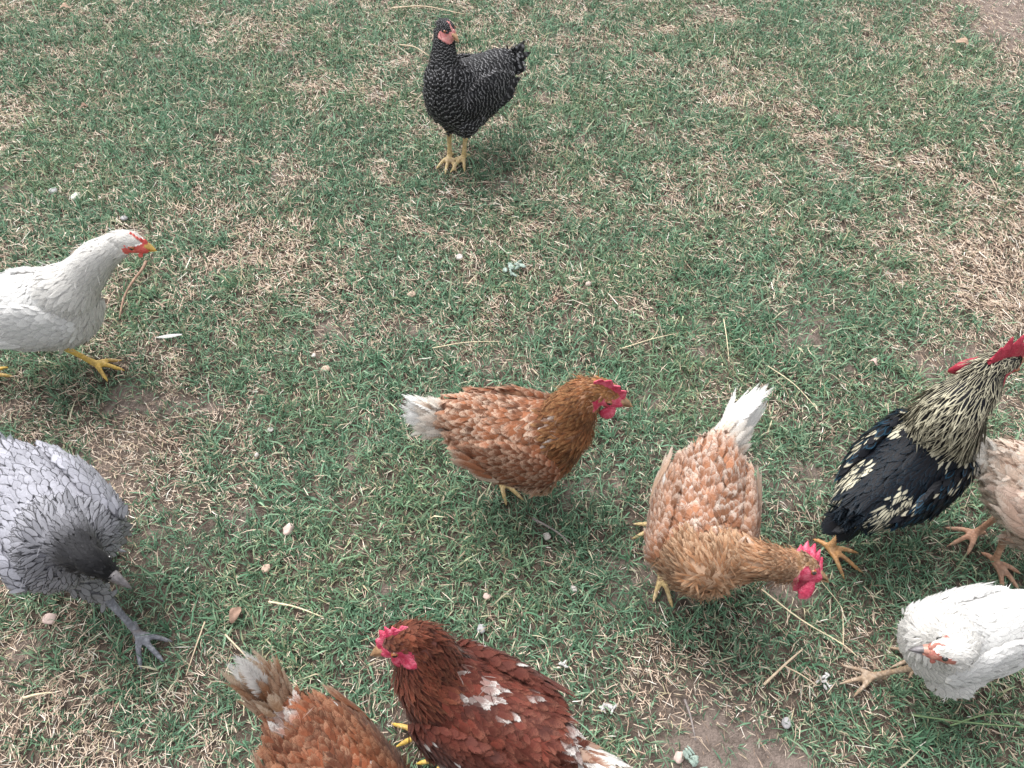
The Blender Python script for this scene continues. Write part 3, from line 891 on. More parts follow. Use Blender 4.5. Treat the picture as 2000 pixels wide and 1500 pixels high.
# centre red-brown hen
BIRDS.append(dict(key='centre', puff=1.2, hackle=.95, hackw=.75, tw=1.15, covlen=1.2, ncov=110, mess=1.6, wid=1.06, name='hen', cat='hen', label='reddish brown hen with a white tail walking right in the middle of the lawn',
    loc=(.026, .890), hd=-7, s=1.0, pitch=4, cz=.232,
    neck=[(.120, .890, .325), (.142, .894, .372)], head=(.174, .888, .396), hdir=(-12, -16, 0), hs=1.35, nfat=1.25,
    feet=[(.03, .955, -15), (-.028, .905, -40)], leg=M_LEG_PALE, red=M_RED, beak=M_BEAK_HORN, under=(.40, .22, .13),
    mat=FM_PLAIN, comb=dict(h=.034, l=.052, n=4, lean=-.35), wattle=.026,
    col=scheme(A3(.34, .155, .06), A3(.26, .10, .038), A3(.28, .105, .048), A3(.24, .08, .036), A3(.42, .23, .13), A3(.80, .60, .46), rimmix=.95, neck_rim=(.50, .27, .12), belly=A3(.52, .34, .22), var=.35, mot=.7,
               patch=lambda reg, L, r: ((reg == 1) & (np.abs(L[:, 0] - .066) < .014) & (L[:, 1] < -.02) & (r < .3))),
    wcol=wscheme(A3(.24, .085, .04), A3(.62, .42, .30), .35, .0, .95), fcol=lambda f: (A3(.30, .12, .06) if f > .25 else A3(.55, .42, .32), A3(.60, .46, .36)),
    tcol=lambda f, r: (A3(.86, .84, .81), A3(.90, .89, .87)), covcol=lambda f, r: (lerp(A3(.46, .26, .15), A3(.84, .79, .72), min(1, r * 2)), A3(.84, .77, .69)),
    tpitch=38, tlen=.10, fan=20))
# pale orange hen bending right
BIRDS.append(dict(key='orange', puff=1.25, hackle=.95, hackw=.7, tw=1.1, covlen=1.25, ncov=110, fluff=1400, mess=1.6, tyaw=-28, name='hen', cat='hen', label='pale orange hen with a white tail turning her red-combed head to the right',
    loc=(.372, .672), hd=-104, s=1.0, pitch=-3, cz=.228, wid=1.08,
    neck=[(.408, .590, .288), (.462, .582, .290)], head=(.528, .585, .272), hdir=(-12, -20, -38), hs=1.35, nfat=1.05,
    feet=[(.335, .785, 205), (.322, .668, -75)], leg=M_LEG_PALE, red=M_RED, beak=M_BEAK_HORN, under=(.5, .33, .22),
    mat=FM_PLAIN, comb=dict(h=.022, l=.048, n=5, lean=.35), wattle=.024,
    col=scheme(A3(.42, .235, .12), A3(.38, .195, .10), A3(.37, .165, .088), A3(.34, .145, .075), A3(.56, .38, .27), A3(.86, .74, .64), rimmix=1.05, neck_rim=(.68, .48, .32), var=.35, white_p=.01, belly=A3(.62, .46, .35), mot=.7),
    wcol=wscheme(A3(.36, .165, .09), A3(.80, .64, .53), .32, .02), fcol=lambda f: (A3(.62, .42, .30), A3(.78, .66, .56)),
    tcol=lambda f, r: (A3(.86, .84, .81), A3(.90, .89, .87)), covcol=lambda f, r: (lerp(A3(.52, .32, .20), A3(.84, .79, .73), min(1, r * 1.9)), A3(.86, .80, .73)),
    tpitch=24, tlen=.155, fan=15))
# rooster
def rooster_col(reg, L, H, r, P):
    n = len(reg)
    c = np.tile(A3(.009, .009, .012), (n, 1)); e = np.tile(A3(.010, .018, .028), (n, 1))  # black plumage, its bluish sheen painted into the rim colour
    cream = A3(.55, .51, .375)
    hk = (reg == 1) | (reg == 0)
    e = np.where(hk[:, None], jit(np.tile(cream, (n, 1)), rng.random(n), .25), e)
    c = np.where((reg == 0)[:, None], A3(.05, .046, .04), c)
    sd = (reg == 2) & (L[:, 0] < -.05) & (L[:, 2] > -.02) & (np.abs(L[:, 1]) > .030) & (rng.random(n) < .8)
    sh = (reg == 2) & (L[:, 0] > .02) & (L[:, 2] > .02) & (rng.random(n) < .5)
    c = np.where((sd | sh)[:, None], jit(np.tile(A3(.56, .52, .39), (n, 1)), rng.random(n), .25), c)
    return c, e
def rooster_wing(Lw, r, L):
    n = len(r)
    c = jit(np.tile(A3(.010, .011, .015), (n, 1)), r, .3); e = c.copy()
    bow = (Lw[:, 2] > .008) & (mottle(L) > .15) & (rng.random(n) < .45)
    c = np.where(bow[:, None], A3(.53, .49, .37), c)
    blue = (~bow) & (rng.random(n) < .4)
    e = np.where(blue[:, None], A3(.015, .05, .085), e)  # blue sheen of the black wing painted into some feather rims
    return c, e
BIRDS.append(dict(key='rooster', nflight=0, fluff=0, name='rooster', cat='rooster', label='large black rooster with cream streaked neck and dark red comb at the right edge',
    loc=(.822, .822), hd=36, s=.98, pitch=29, cz=.245, wid=1.08,
    neck=[(.842, .840, .425), (.862, .852, .468)], head=(.884, .868, .512), hdir=(18, -6, 8), hs=1.35, nfat=1.2,
    feet=[(.80, .90, 40), (.702, .735, -38, (.735, .760, .105))], leg=M_LEG_ORANGE, red=M_RED_DARK, beak=M_BEAK_HORN, under=(.014, .014, .017),
    mat=FM_STRIPE, comb=dict(h=.042, l=.064, n=5, lean=.25), wattle=.046, hackle=1.75, hackw=.95, saddle=1, fsize=.6, wswing=(-.5, .9),
    col=rooster_col, wcol=rooster_wing, fcol=lambda f: (A3(.012, .013, .018), A3(.02, .045, .075) if f > .4 else A3(.013, .014, .02)),
    tcol=lambda f, r: (A3(.010, .010, .012), A3(.012, .014, .018)), covcol=lambda f, r: (A3(.010, .010, .013), A3(.012, .016, .022)),
    tpitch=14, tlen=.075, fan=40, tw=1.6, ncov=90, covlen=.8, tcurl=.12, toe=1.2))
# buff hen at the right edge
BIRDS.append(dict(key='buff', covlen=1.2, fluff=2200, name='hen', cat='hen', label='fluffy cream buff hen with pinkish legs, half cut off by the right edge',
    loc=(1.108, .735), hd=-28, s=1.0, pitch=6, cz=.225,
    neck=[(1.20, .685, .33), (1.225, .672, .38)], head=(1.25, .66, .41), hdir=(-30, -8, 0), hs=1.1, nfat=1.1,
    feet=[(1.040, .770, 200), (1.056, .700, -55)], leg=M_LEG_PINK, red=M_RED, beak=M_BEAK_HORN, under=(.62, .44, .34),
    mat=FM_PLAIN, comb=dict(h=.022), puff=1.4, mess=2.0,
    col=scheme(A3(.7, .52, .36), A3(.72, .54, .38), A3(.76, .58, .46), A3(.78, .60, .48), A3(.78, .60, .49), A3(.90, .82, .73), rimmix=.95, var=.12, belly=A3(.84, .72, .62)),
    wcol=wscheme(A3(.72, .52, .42), A3(.86, .72, .62), .15), fcol=lambda f: (A3(.60, .42, .33), A3(.78, .66, .56)),
    tcol=lambda f, r: (A3(.84, .79, .71), A3(.90, .87, .82)), covcol=lambda f, r: (A3(.84, .75, .64), A3(.91, .87, .81)),
    tpitch=52, tlen=.085, fan=45, ncov=140, tw=1.2))
# white hen lower right, head raised towards the viewer
BIRDS.append(dict(key='whiteright', tuck=.006, camber=.06, nflight=5, beaktip=M_BEAK_DARK, iris=M_PUPIL, fluff=300, name='hen', cat='hen', label='white hen looking up with a dark-tipped pink beak in the lower right corner',
    loc=(.802, .468), hd=196, s=.86, pitch=8, cz=.262, wid=.96,
    neck=[(.735, .425, .318)], head=(.692, .392, .380), hdir=(172, -4, 12), hs=1.05, nfat=1.25,
    feet=[(.83, .50, 200), (.722, .458, 187, (.775, .452, .105))], leg=M_LEG_BROWN, red=M_FACE_BROWN, beak=M_BEAK_PINK, under=(.8, .78, .75),
    mat=FM_WHITE, comb=dict(h=.006, l=.026, n=5), wattle=.006, lobe=False, puff=.28, mess=.5, face=(-.004, .006), beak_len=1.25, toe=1.15,
    col=scheme(A3(.84, .815, .775), A3(.845, .825, .79), A3(.85, .845, .83), A3(.83, .815, .795), A3(.78, .76, .735), A3(.89, .885, .875), var=.03, mot=.04),
    wcol=wscheme(A3(.84, .835, .825), A3(.89, .885, .875), .03), fcol=lambda f: (A3(.85, .845, .83), A3(.89, .885, .875)),
    tcol=lambda f, r: (A3(.85, .845, .83), A3(.89, .885, .875)), covcol=lambda f, r: (A3(.85, .845, .83), A3(.89, .885, .875)), tpitch=25, fan=16))
# brown hen seen from behind at the bottom edge
BIRDS.append(dict(key='bottom', tw=1.2, covlen=1.6, wid=.96, mess=1.5, name='hen', cat='hen', label='brown hen seen from behind at the bottom edge, one white feather in her raised tail',
    loc=(-.272, .230), hd=-44, s=.94, pitch=0, cz=.228,
    neck=[(-.17, .135, .33), (-.15, .115, .38)], head=(-.13, .095, .40), hdir=(-44, -15, 0), hs=1.1,
    feet=[(-.23, .26, -44), (-.29, .19, -44)], leg=M_LEG_YEL, red=M_RED, beak=M_BEAK_HORN, under=(.3, .14, .08),
    mat=FM_PLAIN,
    col=scheme(A3(.3, .11, .04), A3(.3, .11, .04), A3(.20, .060, .026), A3(.18, .054, .024), A3(.42, .22, .12), A3(.56, .34, .22), rimmix=.55, var=.4, white_p=.01, mot=.7,
               patch=lambda reg, L, r: (reg == 2) & (np.abs(L[:, 0] + .110) < .014) & (np.abs(L[:, 1]) < .026) & (L[:, 2] > .05)),
    wcol=wscheme(A3(.20, .065, .028), A3(.42, .22, .13), .3, .01), fcol=lambda f: (A3(.25, .09, .04), A3(.5, .34, .24)),
    tcol=lambda f, r: ((A3(.84, .81, .77), A3(.88, .86, .83)) if f < .5 else (A3(.40, .20, .10), A3(.74, .60, .46))),
    covcol=lambda f, r: (lerp(A3(.24, .085, .036), A3(.46, .27, .15), r), lerp(A3(.40, .20, .10), A3(.78, .64, .50), r)),
    tpitch=76, tlen=.17, fan=10, ncov=150))
# dark red-brown hen at the bottom
def dark_patch(reg, L, r):
    a = mottle(L * .9 + 5.3) > .40
    return ((reg == 2) & a & (r < .75)) | ((reg == 1) & (L[:, 2] < .10) & (L[:, 1] < -.01) & (r < .25)) | ((reg == 2) & (L[:, 0] > .05) & (L[:, 2] > .07) & (r < .3))
BIRDS.append(dict(key='dark', hackw=.8, mess=1.5, name='hen', cat='hen', label='dark mahogany hen flecked with white feathers, bright red comb, at the bottom edge',
    loc=(-.062, .345), hd=153, s=1.0, pitch=5, cz=.235,
    neck=[(-.138, .398, .335)], head=(-.166, .408, .392), hdir=(190, -24, 10), hs=1.4, nfat=1.3,
    feet=[(-.166, .350, 165), (-.112, .310, 190)], leg=M_LEG_YEL, red=M_RED, beak=M_BEAK_HORN, under=(.12, .04, .03),
    mat=FM_PLAIN, comb=dict(h=.017, l=.046, n=5, lean=-.2), wattle=.022,
    col=scheme(A3(.18, .05, .026), A3(.155, .040, .022), A3(.12, .026, .016), A3(.11, .024, .015), A3(.18, .06, .036), A3(.30, .115, .075), rimmix=.6, neck_rim=(.28, .11, .06), var=.4, patch=dark_patch, mot=.6),
    wcol=wscheme(A3(.11, .024, .015), A3(.18, .055, .035), .3, .02), fcol=lambda f: (A3(.12, .028, .018) if int(f * 7.01) % 4 else A3(.76, .72, .68), A3(.20, .07, .05) if int(f * 7.01) % 4 else A3(.82, .8, .77)),
    tcol=lambda f, r: ((A3(.76, .72, .68), A3(.84, .82, .79)) if r < .6 else (A3(.30, .13, .08), A3(.64, .50, .40))), covcol=lambda f, r: (lerp(A3(.15, .04, .025), A3(.62, .48, .38), max(0, r * 1.7 - .7)), A3(.40, .24, .17)),
    tpitch=20, tlen=.10, fan=18))
for b in BIRDS:
    build_bird(b)

# ------------------------------------------------------------------ lawn
# drier and barer places, in metres on the ground: (x, y, radius, strength)
DRY = [(1.60, 1.75, .28, 1.1), (1.45, 1.55, .20, .9), (1.30, 1.32, .18, .6), (1.70, 2.05, .25, .5), (-1.85, 2.55, .35, .7), (1.0, 2.35, .22, .5), (1.2, 2.15, .2, .4),
       (-.95, 1.95, .22, .35), (-.80, 1.70, .18, .45), (-1.1, 1.75, .22, .25), (-1.02, .42, .22, .8), (-.92, .25, .25, .8), (-.62, .25, .14, .5), (-.9, 1.0, .20, .8), (-1.02, .92, .15, .8), (-.7, 1.02, .12, .4),
       (.42, .33, .16, .9), (.62, .50, .12, .6), (.33, .47, .08, .4), (2.1, 3.0, .35, 1.0), (-.35, .95, .08, .4), (0.1, .55, .06, .4), (-.2, 2.75, .25, .35), (.3, 1.45, .10, .3), (-.15, 1.42, .12, .35), (-.55, 1.15, .1, .3)]
BARE = [(.40, .285, .13, 1.3), (-.98, .97, .12, .7), (2.2, 3.10, .42, 1.6), (-.80, .78, .10, .5), (.52, .27, .07, .6), (-.02, .245, .05, .4), (1.05, 2.1, .06, .4), (1.75, 2.0, .12, .3), (-.03, 1.28, .04, .5)]
LUSH = [(.15, .75, .85, .32), (.95, .55, .4, .3), (-1.35, 2.25, .55, .5), (.72, 1.33, .22, .6), (-.38, .95, .35, .35), (-.1, .70, .35, .4), (.35, .95, .35, .4), (.75, .55, .4, .35), (.1, 1.05, .3, .2), (-1.0, 1.35, .2, .2), (.9, 1.2, .3, .2), (-.72, .62, .12, .7), (.2, 2.5, .3, .2), (1.55, 2.55, .3, .2), (1.75, 1.6, .12, .4)]
def blobs(x, y, L):
    a = np.zeros_like(x)
    wx = x + (fbm(x, y, 6, 5, 2) - .5) * .16; wy = y + (fbm(x, y, 6, 2, 2) - .5) * .16
    for cx, cy, r, k in L: a += k * np.exp(-((wx - cx) ** 2 + (wy - cy) ** 2) / (r * r) * 1.2)
    return a
def greenness(x, y):
    g = .5 + (fbm(x, y, 2.2, 0, 4) - .5) * .6 + (fbm(x, y, 13, 4, 3) - .5) * 2.1
    return np.clip(g + .27 + .10 * np.clip((y - 1.2) / .5, 0, 1) + blobs(x, y, LUSH) * .5 - blobs(x, y, DRY) * .68, 0, 1)
def bareness(x, y):
    return np.clip(blobs(x, y, BARE) + np.clip((fbm(x, y, 8, 6, 3) - .66) * 5, 0, .7), 0, 1)
def view_weight(x, y):
    """thick where the lawn lies under the feet of the onlooker, thinner at the far sides"""
    dx = np.abs(x) - (0.95 + .42 * np.clip(y, 0, 3.2))
    w = np.where(dx < 0, 1.0, np.exp(-dx / .28))
    w = w * np.where(y < .12, np.exp(-(.12 - y) / .2), 1) * np.where(y > 3.2, np.exp(-(y - 3.2) / .35), 1)
    return np.maximum(w, .04)

def rand_spots(n, lo=(-3.0, -.9), hi=(3.0, 4.4)):
    x = rng.uniform(lo[0], hi[0], n); y = rng.uniform(lo[1], hi[1], n); return x, y

def shorten_under(x, y):
    k = np.ones_like(x)
    for fx, fy, r in FEET:
        d2 = (x - fx) ** 2 + (y - fy) ** 2
        k = np.minimum(k, np.clip(np.sqrt(d2) / r, .35, 1))
    return k

def blades_mesh(name, x, y, az, el, L, W, bend, col, z0=0.0, roll=None, flat=False):
    n = len(x)
    z = ground_h(x, y) + z0
    L = L * shorten_under(x, y)
    d = np.stack([np.cos(az), np.sin(az)], 1); sde = np.stack([-np.sin(az), np.cos(az), np.zeros(n)], 1)
    if roll is not None:
        sde = sde * np.cos(roll)[:, None]; sde[:, 2] = np.sin(roll)
    p0 = np.stack([x, y, z], 1)
    def step(p, e, l): return p + np.stack([d[:, 0] * np.cos(e) * l, d[:, 1] * np.cos(e) * l, np.sin(e) * l], 1)
    p1 = step(p0, el, L * .5); e2 = el - bend
    p2 = step(p1, e2, L * .5)
    p2[:, 2] = np.maximum(p2[:, 2], z + .002)
    W = W[:, None]
    side_bend = rng.normal(0, .10, (n, 1)) * L[:, None]
    if flat:
        V = np.stack([p0 - sde * W * .5, p0 + sde * W * .5, p2 + sde * W * .35 + sde * side_bend * .4, p2 - sde * W * .35 + sde * side_bend * .4], 1).reshape(-1, 3)
        Q = (np.arange(n) * 4)[:, None] + np.array([[0, 1, 2, 3]])
        return np_mesh(name, V, [Q], M_GRASS, None, {'c1': np.repeat(np.hstack([col, np.ones((n, 1))]), 4, 0)})
    V = np.stack([p0 - sde * W * .40, p0 + sde * W * .40, p1 + sde * W * .5 + sde * side_bend * .3, p1 - sde * W * .5 + sde * side_bend * .3, p2 + sde * side_bend], 1).reshape(-1, 3)
    o = (np.arange(n) * 5)[:, None]
    Q = o + np.array([[0, 1, 2, 3]]); Tt = o + np.array([[3, 2, 4]])
    C = np.repeat(np.hstack([col, np.ones((n, 1))]), 5, 0)
    return np_mesh(name, V, [Q, Tt], M_GRASS, None, {'c1': C})

def pick(cols, n, wts):
    return np.asarray(cols)[rng.choice(len(cols), n, p=np.asarray(wts) / np.sum(wts))]

ba_ = bareness(GX.ravel(), GY.ravel())
at_ = ground.data.attributes.new('bare', 'FLOAT_COLOR', 'POINT')
at_.data.foreach_set('color', np.repeat(ba_[:, None], 4, 1).astype(np.float32).ravel())
# green turf: little tufts of short blades
NT_ = 278000
x, y = rand_spots(NT_)
g = greenness(x, y); bare = bareness(x, y)
keepm = rng.random(NT_) < (.12 + .88 * g) * (1 - .85 * bare) * view_weight(x, y)
x, y, g = x[keepm], y[keepm], g[keepm]
per = 4
n = len(x) * per
tx = np.repeat(x, per); ty = np.repeat(y, per); tg = np.repeat(g, per)
tone = np.repeat(rng.random(len(x)), per)
az = rng.uniform(0, 2 * math.pi, n)
bx = tx + np.cos(az) * rng.uniform(0, .007, n); by = ty + np.sin(az) * rng.uniform(0, .007, n)
el = np.clip(rng.normal(.88, .38, n), .05, 1.5)
L = rng.gamma(9, .0027, n) * (.75 + .45 * tg); Wd = rng.uniform(.0013, .0033, n)
big = rng.random(n) < .05
L = np.where(big, L * 1.7, L); Wd = np.where(big, Wd * 1.4, Wd)
col = pick([(.068, .140, .086), (.112, .222, .134), (.150, .270, .168), (.215, .320, .205), (.29, .33, .205), (.44, .42, .30)], n, [.22, .27, .24, .16, .06, .05])
warm = np.clip((fbm(bx, by, 4.5, 6, 3) - .42) * 3.2, 0, 1)[:, None] * rng.uniform(.2, 1, (n, 1))
col = col * (.75 + .5 * tone[:, None]) * rng.uniform(.85, 1.15, (n, 1)) * (1 + warm * np.array([.20, .04, -.06]))
grass = link('grass', blades_mesh('grass', bx, by, az, el, L, Wd, rng.uniform(.1, 1.0, n), col, -.002, rng.normal(0, .5, n)))
tag(grass, 'short patchy green turf covering the ground', 'grass', kind='stuff')
n_green = n
# coarser tufts of broader leaves
nc = 2600
x, y = rand_spots(nc)
x = np.concatenate([x, rng.normal(-.70, .05, 26), rng.normal(-.95, .12, 30), rng.normal(.72, .1, 30)]); y = np.concatenate([y, rng.normal(.62, .05, 26), rng.normal(.42, .12, 30), rng.normal(1.33, .1, 30)])
kc = (rng.random(len(x)) < (.15 + .85 * (fbm(x, y, 3.5, 3, 2) > .52)) * view_weight(x, y) * (greenness(x, y) + .1)) 
x, y = x[kc], y[kc]; per = 12; n = len(x) * per
az = rng.uniform(0, 2 * math.pi, n)
bx = np.repeat(x, per) + np.cos(az) * rng.uniform(0, .010, n); by = np.repeat(y, per) + np.sin(az) * rng.uniform(0, .010, n)
col = pick([(.062, .145, .080), (.085, .190, .105), (.120, .235, .135)], n, [.4, .4, .2]) * np.repeat(rng.uniform(.8, 1.2, (len(x), 1)), per, 0) * rng.uniform(.85, 1.15, (n, 1))
tuft = link('grass_tufts', blades_mesh('grass_tufts', bx, by, az, np.clip(rng.normal(.7, .3, n), .1, 1.4), rng.gamma(12, .0034, n), rng.uniform(.0026, .0046, n), rng.uniform(.3, 1.1, n), col, -.002, rng.normal(0, .4, n)))
tag(tuft, 'coarser clumps of broader dark green grass leaves in the turf', 'grass', kind='stuff')
# dead thatch and straw lying through it
NS = 1050000
x, y = rand_spots(NS)
g = greenness(x, y); bare = bareness(x, y)
keepm = rng.random(NS) < (np.where(y < 1.3, .11, .16) + .78 * (1 - g)) * (1 - .82 * bare) * view_weight(x, y)
x, y, g = x[keepm], y[keepm], g[keepm]
n = len(x)
az = rng.uniform(0, 2 * math.pi, n) * .7 + (fbm(x, y, 5, 7, 2) * 9) * .3
L = rng.gamma(3.0, .0052, n) + .004; Wd = rng.uniform(.0008, .0021, n)
top = rng.random(n) < .36
el = np.clip(rng.normal(.22, .28, n), -.05, 1.2)
col = pick([(.64, .51, .40), (.56, .435, .335), (.42, .305, .23), (.72, .62, .51), (.27, .19, .14), (.50, .44, .28), (.76, .71, .63)], n, [.22, .22, .18, .15, .11, .05, .07])
col = col * rng.uniform(.8, 1.15, (n, 1))
z0 = np.where(top, rng.uniform(.004, .024, n), rng.uniform(-.001, .008, n)); bd = rng.uniform(-.3, .9, n); rl = rng.normal(0, .6, n)
near = y < 1.45
ma = blades_mesh('dry_grass', x[near], y[near], az[near], el[near], L[near] * 1.0, Wd[near] * .95, bd[near], col[near], z0[near], rl[near])
mb = blades_mesh('dry_grass_far', x[~near], y[~near], az[~near], el[~near], L[~near], Wd[~near] * 1.15, bd[~near], col[~near], z0[~near], rl[~near], flat=True)
straw = link('dry_grass', ma)
straw_far = link('dry_grass', mb)
tag(straw_far, 'tan dead grass scattered between the green blades farther back', 'dry grass', kind='stuff')
tag(straw, 'tan dead grass and thatch scattered between the green blades in the foreground', 'dry grass', kind='stuff')

# ------------------------------------------------------------------ small things lying on the lawn
M_STONE = {'pink': plain('stone_pink', (.52, .40, .36), .85, .18, 60, .5), 'white': plain('stone_white', (.50, .46, .43), .85, .3, 60, .5),
           'tan': plain('stone_tan', (.50, .37, .29), .85, .2, 60, .5), 'grey': plain('stone_grey', (.36, .35, .36), .85, .25, 60, .5),
           'pale': plain('stone_pale', (.55, .56, .48), .85, .15, 60, .5)}
def stone(x, y, d, kind, label, seed):
    r_ = np.random.default_rng(seed)
    v, f = ellipsoid((0, 0, 0), np.eye(3), (1, 1, 1), 18, 12)
    for k in range(7):                      # a few broken faces and bumps
        a = norm(r_.normal(0, 1, 3)); h = r_.uniform(.62, .95)
        over = np.maximum(v @ a - h, 0); v = v - over[:, None] * a * .85
    v = v * (1 + .10 * np.sin(v[:, :1] * 5 + seed) * np.cos(v[:, 1:2] * 4 + seed * 2))
    v = v * np.array([.5, .38 + .12 * r_.random(), .30]) * d * .88
    v = v @ rotz(r_.uniform(0, 6)).T
    o = mesh_obj('stone', v, f, M_STONE[kind])
    o.location = (x, y, float(ground_h(x, y)) + .011)
    tag(o, label, 'stone', 'small stones on the lawn')
for i, a in enumerate([
    (-.506, .784, .036, 'pink', 'largest pale pinkish stone, left of the middle hen'),
    (-.541, .692, .026, 'tan', 'rounded pinkish tan stone just below the largest pale stone'),
    (-.974, .579, .036, 'pink', 'oval pinkish stone below the grey laced hen'),
    (.132, .639, .019, 'white', 'whitish pebble below the middle hen, left of the pale orange hen'),
    (-.053, .625, .020, 'pink', 'small pink-white pebble above the dark mahogany hen'),
    (.078, .766, .023, 'white', 'white chip of stone under the breast of the middle hen'),
    (-.156, 1.668, .026, 'white', 'bright white pebble in open grass below the black barred hen'),
    (.221, 1.563, .023, 'pink', 'pinkish white pebble above the head of the middle hen'),
    (-.286, 1.518, .028, 'tan', 'tan pebble in open grass above the tail of the middle hen'),
    (-.528, 1.292, .017, 'white', 'tiny white pebble right of the white feather on the grass'),
    (-.491, 1.248, .030, 'tan', 'flat brownish pink stone next to a tiny white pebble'),
    (-.598, 1.055, .019, 'white', 'upper of two small white pebbles left of the middle hen'),
    (-.619, .983, .016, 'white', 'lower of two small white pebbles left of the middle hen'),
    (-1.382, 1.940, .044, 'pale', 'pale greenish stone in the grass above the left white hen'),
    (-1.468, 1.972, .032, 'grey', 'small greyish stone at the far left above the white hen'),
    (-1.196, 1.833, .027, 'grey', 'grey-white pebble just above the head of the left white hen'),
    (.314, .308, .027, 'pink', 'pink stone at the bottom edge in the bare soil'),
    (-.064, .554, .024, 'grey', 'grey stone behind the neck of the dark mahogany hen'),
    (.531, .371, .026, 'grey', 'grey lump of stone in the bare soil at the lower right')]):
    stone(*a, seed=i + 3)

M_STRAW = plain('straw_pale', (.66, .56, .38), .6, .2, 60); M_STRAW2 = plain('straw_tan', (.56, .44, .31), .65, .2, 60)
M_TWIG = plain('twig_brown', (.27, .17, .12), .85, .3, 90, .4); M_TWIGG = plain('twig_grey', (.22, .19, .18), .85, .3, 90, .4)
M_STEM = plain('stem_green', (.19, .28, .13), .6, .2, 50)
def stalk(name, pts, r0, mat, label, cat, grp, lift=.022, forks=()):
    P = [(x, y, float(ground_h(x, y)) + lift + (.006 if 0 < i < len(pts) - 1 else 0)) for i, (x, y) in enumerate(pts)]
    R = [r0 * (1 - .45 * i / (len(P) - 1)) for i in range(len(P))]
    parts = [tube(P, R, 7, 5)]
    for fk in forks:
        Q = [(x, y, float(ground_h(x, y)) + lift + .004) for x, y in fk]
        parts.append(tube(Q, [r0 * .6 * (1 - .4 * i / (len(Q) - 1)) for i in range(len(Q))], 6, 4))
    v, f = merge(parts)
    c = v.mean(0); o = mesh_obj(name, v - c, f, mat); o.location = c
    tag(o, label, cat, grp)
G1 = 'loose straw stalks on the grass'
stalk('straw_stalk', [(-.517, .613), (-.455, .598), (-.395, .578)], .0021, M_STRAW, 'bright yellow straw stalk above the bottom brown hen', 'straw', G1)
stalk('straw_stalk', [(.532, .636), (.599, .569), (.672, .519), (.699, .495)], .0016, M_STRAW, 'long forked pale stalk between the orange hen and the lower right white hen', 'straw', G1, forks=[[(.675, .517), (.690, .575), (.692, .600), (.664, .655)]])
stalk('straw_stalk', [(.499, .440), (.548, .478), (.592, .510)], .0028, M_STRAW2, 'thick short straw stalk with a side shoot at the lower right', 'straw', G1, forks=[[(.545, .475), (.575, .458), (.602, .437)]])
stalk('straw_stalk', [(.582, 1.413), (.577, 1.339), (.573, 1.268)], .0014, M_STRAW, 'thin upright straw stalk right of the head of the middle hen', 'straw', G1)
stalk('straw_stalk', [(.672, 1.251), (.725, 1.184), (.771, 1.104)], .0014, M_STRAW, 'thin slanting straw stalk left of the rooster', 'straw', G1)
stalk('straw_stalk', [(-.593, .542), (-.544, .500), (-.504, .464)], .0020, M_STRAW2, 'pale stalk slanting towards the tail of the bottom brown hen', 'straw', G1)
stalk('straw_stalk', [(-.546, .469), (-.526, .420), (-.520, .382)], .0018, M_STRAW2, 'straw stalk standing close left of the bottom brown hen', 'straw', G1)
stalk('straw_stalk', [(.294, 1.309), (.372, 1.339), (.438, 1.363)], .0015, M_STRAW, 'yellowish straw stalk above the head of the middle hen', 'straw', G1, forks=[[(.372, 1.339), (.39, 1.36), (.40, 1.39)]])
stalk('straw_stalk', [(-.435, 2.825), (-.373, 2.799), (-.315, 2.745)], .0026, M_STRAW2, 'straw stalk just left of the black barred hen', 'straw', G1)
stalk('straw_stalk', [(-.642, .569), (-.645, .516), (-.652, .459)], .0018, M_STRAW2, 'straw stalk right of the outstretched foot of the grey hen', 'straw', G1)
stalk('straw_stalk', [(-.212, 1.309), (-.124, 1.326), (-.034, 1.334)], .0014, M_STRAW, 'thin straw stalk lying above the back of the middle hen', 'straw', G1)
stalk('straw_stalk', [(-.491, 3.107), (-.356, 3.119), (-.197, 3.065)], .0030, M_STRAW2, 'long pale straw stalk behind the black barred hen at the top edge', 'straw', G1)
stalk('straw_stalk', [(-.958, .415), (-.930, .420), (-.906, .425)], .0028, M_STRAW, 'short broad straw in the dry lower left corner', 'straw', G1)
stalk('green_stem', [(.772, .382), (.871, .368), (.996, .359)], .0018, M_STEM, 'lower of two long green stems below the right white hen', 'stem', 'green stems in the lower right corner')
stalk('green_stem', [(.840, .363), (.916, .382), (1.0, .380)], .0018, M_STEM, 'upper of two long green stems below the right white hen', 'stem', 'green stems in the lower right corner')
stalk('twig', [(-1.062, 1.625), (-1.060, 1.585), (-1.073, 1.539), (-1.082, 1.48), (-1.078, 1.413)], .0044, M_TWIG, 'brown twig on the grass under the beak of the left white hen', 'twig', 'twigs on the lawn')
stalk('twig', [(.337, .410), (.343, .377), (.347, .336)], .0026, M_TWIGG, 'grey twig lying in the bare soil near the bottom edge', 'twig', 'twigs on the lawn')
stalk('twig', [(.047, .805), (.092, .774), (.131, .742)], .0026, M_TWIGG, 'dark twig in the grass below the breast of the middle hen', 'twig', 'twigs on the lawn')

# a shed white feather
fe = feathers_mesh('shed_feather', np.array([[0., 0, 0]]), np.array([[-.98, -.15, .05]]), np.array([[0., 0, 1]]), np.array([.075]), np.array([.014]), np.array([[.78, .77, .75]]), np.array([[.84, .83, .82]]), FM_WHITE, .02, .05, .3, rows=12, cols=5)
fo = link('shed_feather', fe); fo.location = (-.885, 1.347, float(ground_h(-.885, 1.347)) + .028)
tag(fo, 'single shed white feather lying in front of the left white hen', 'feather')

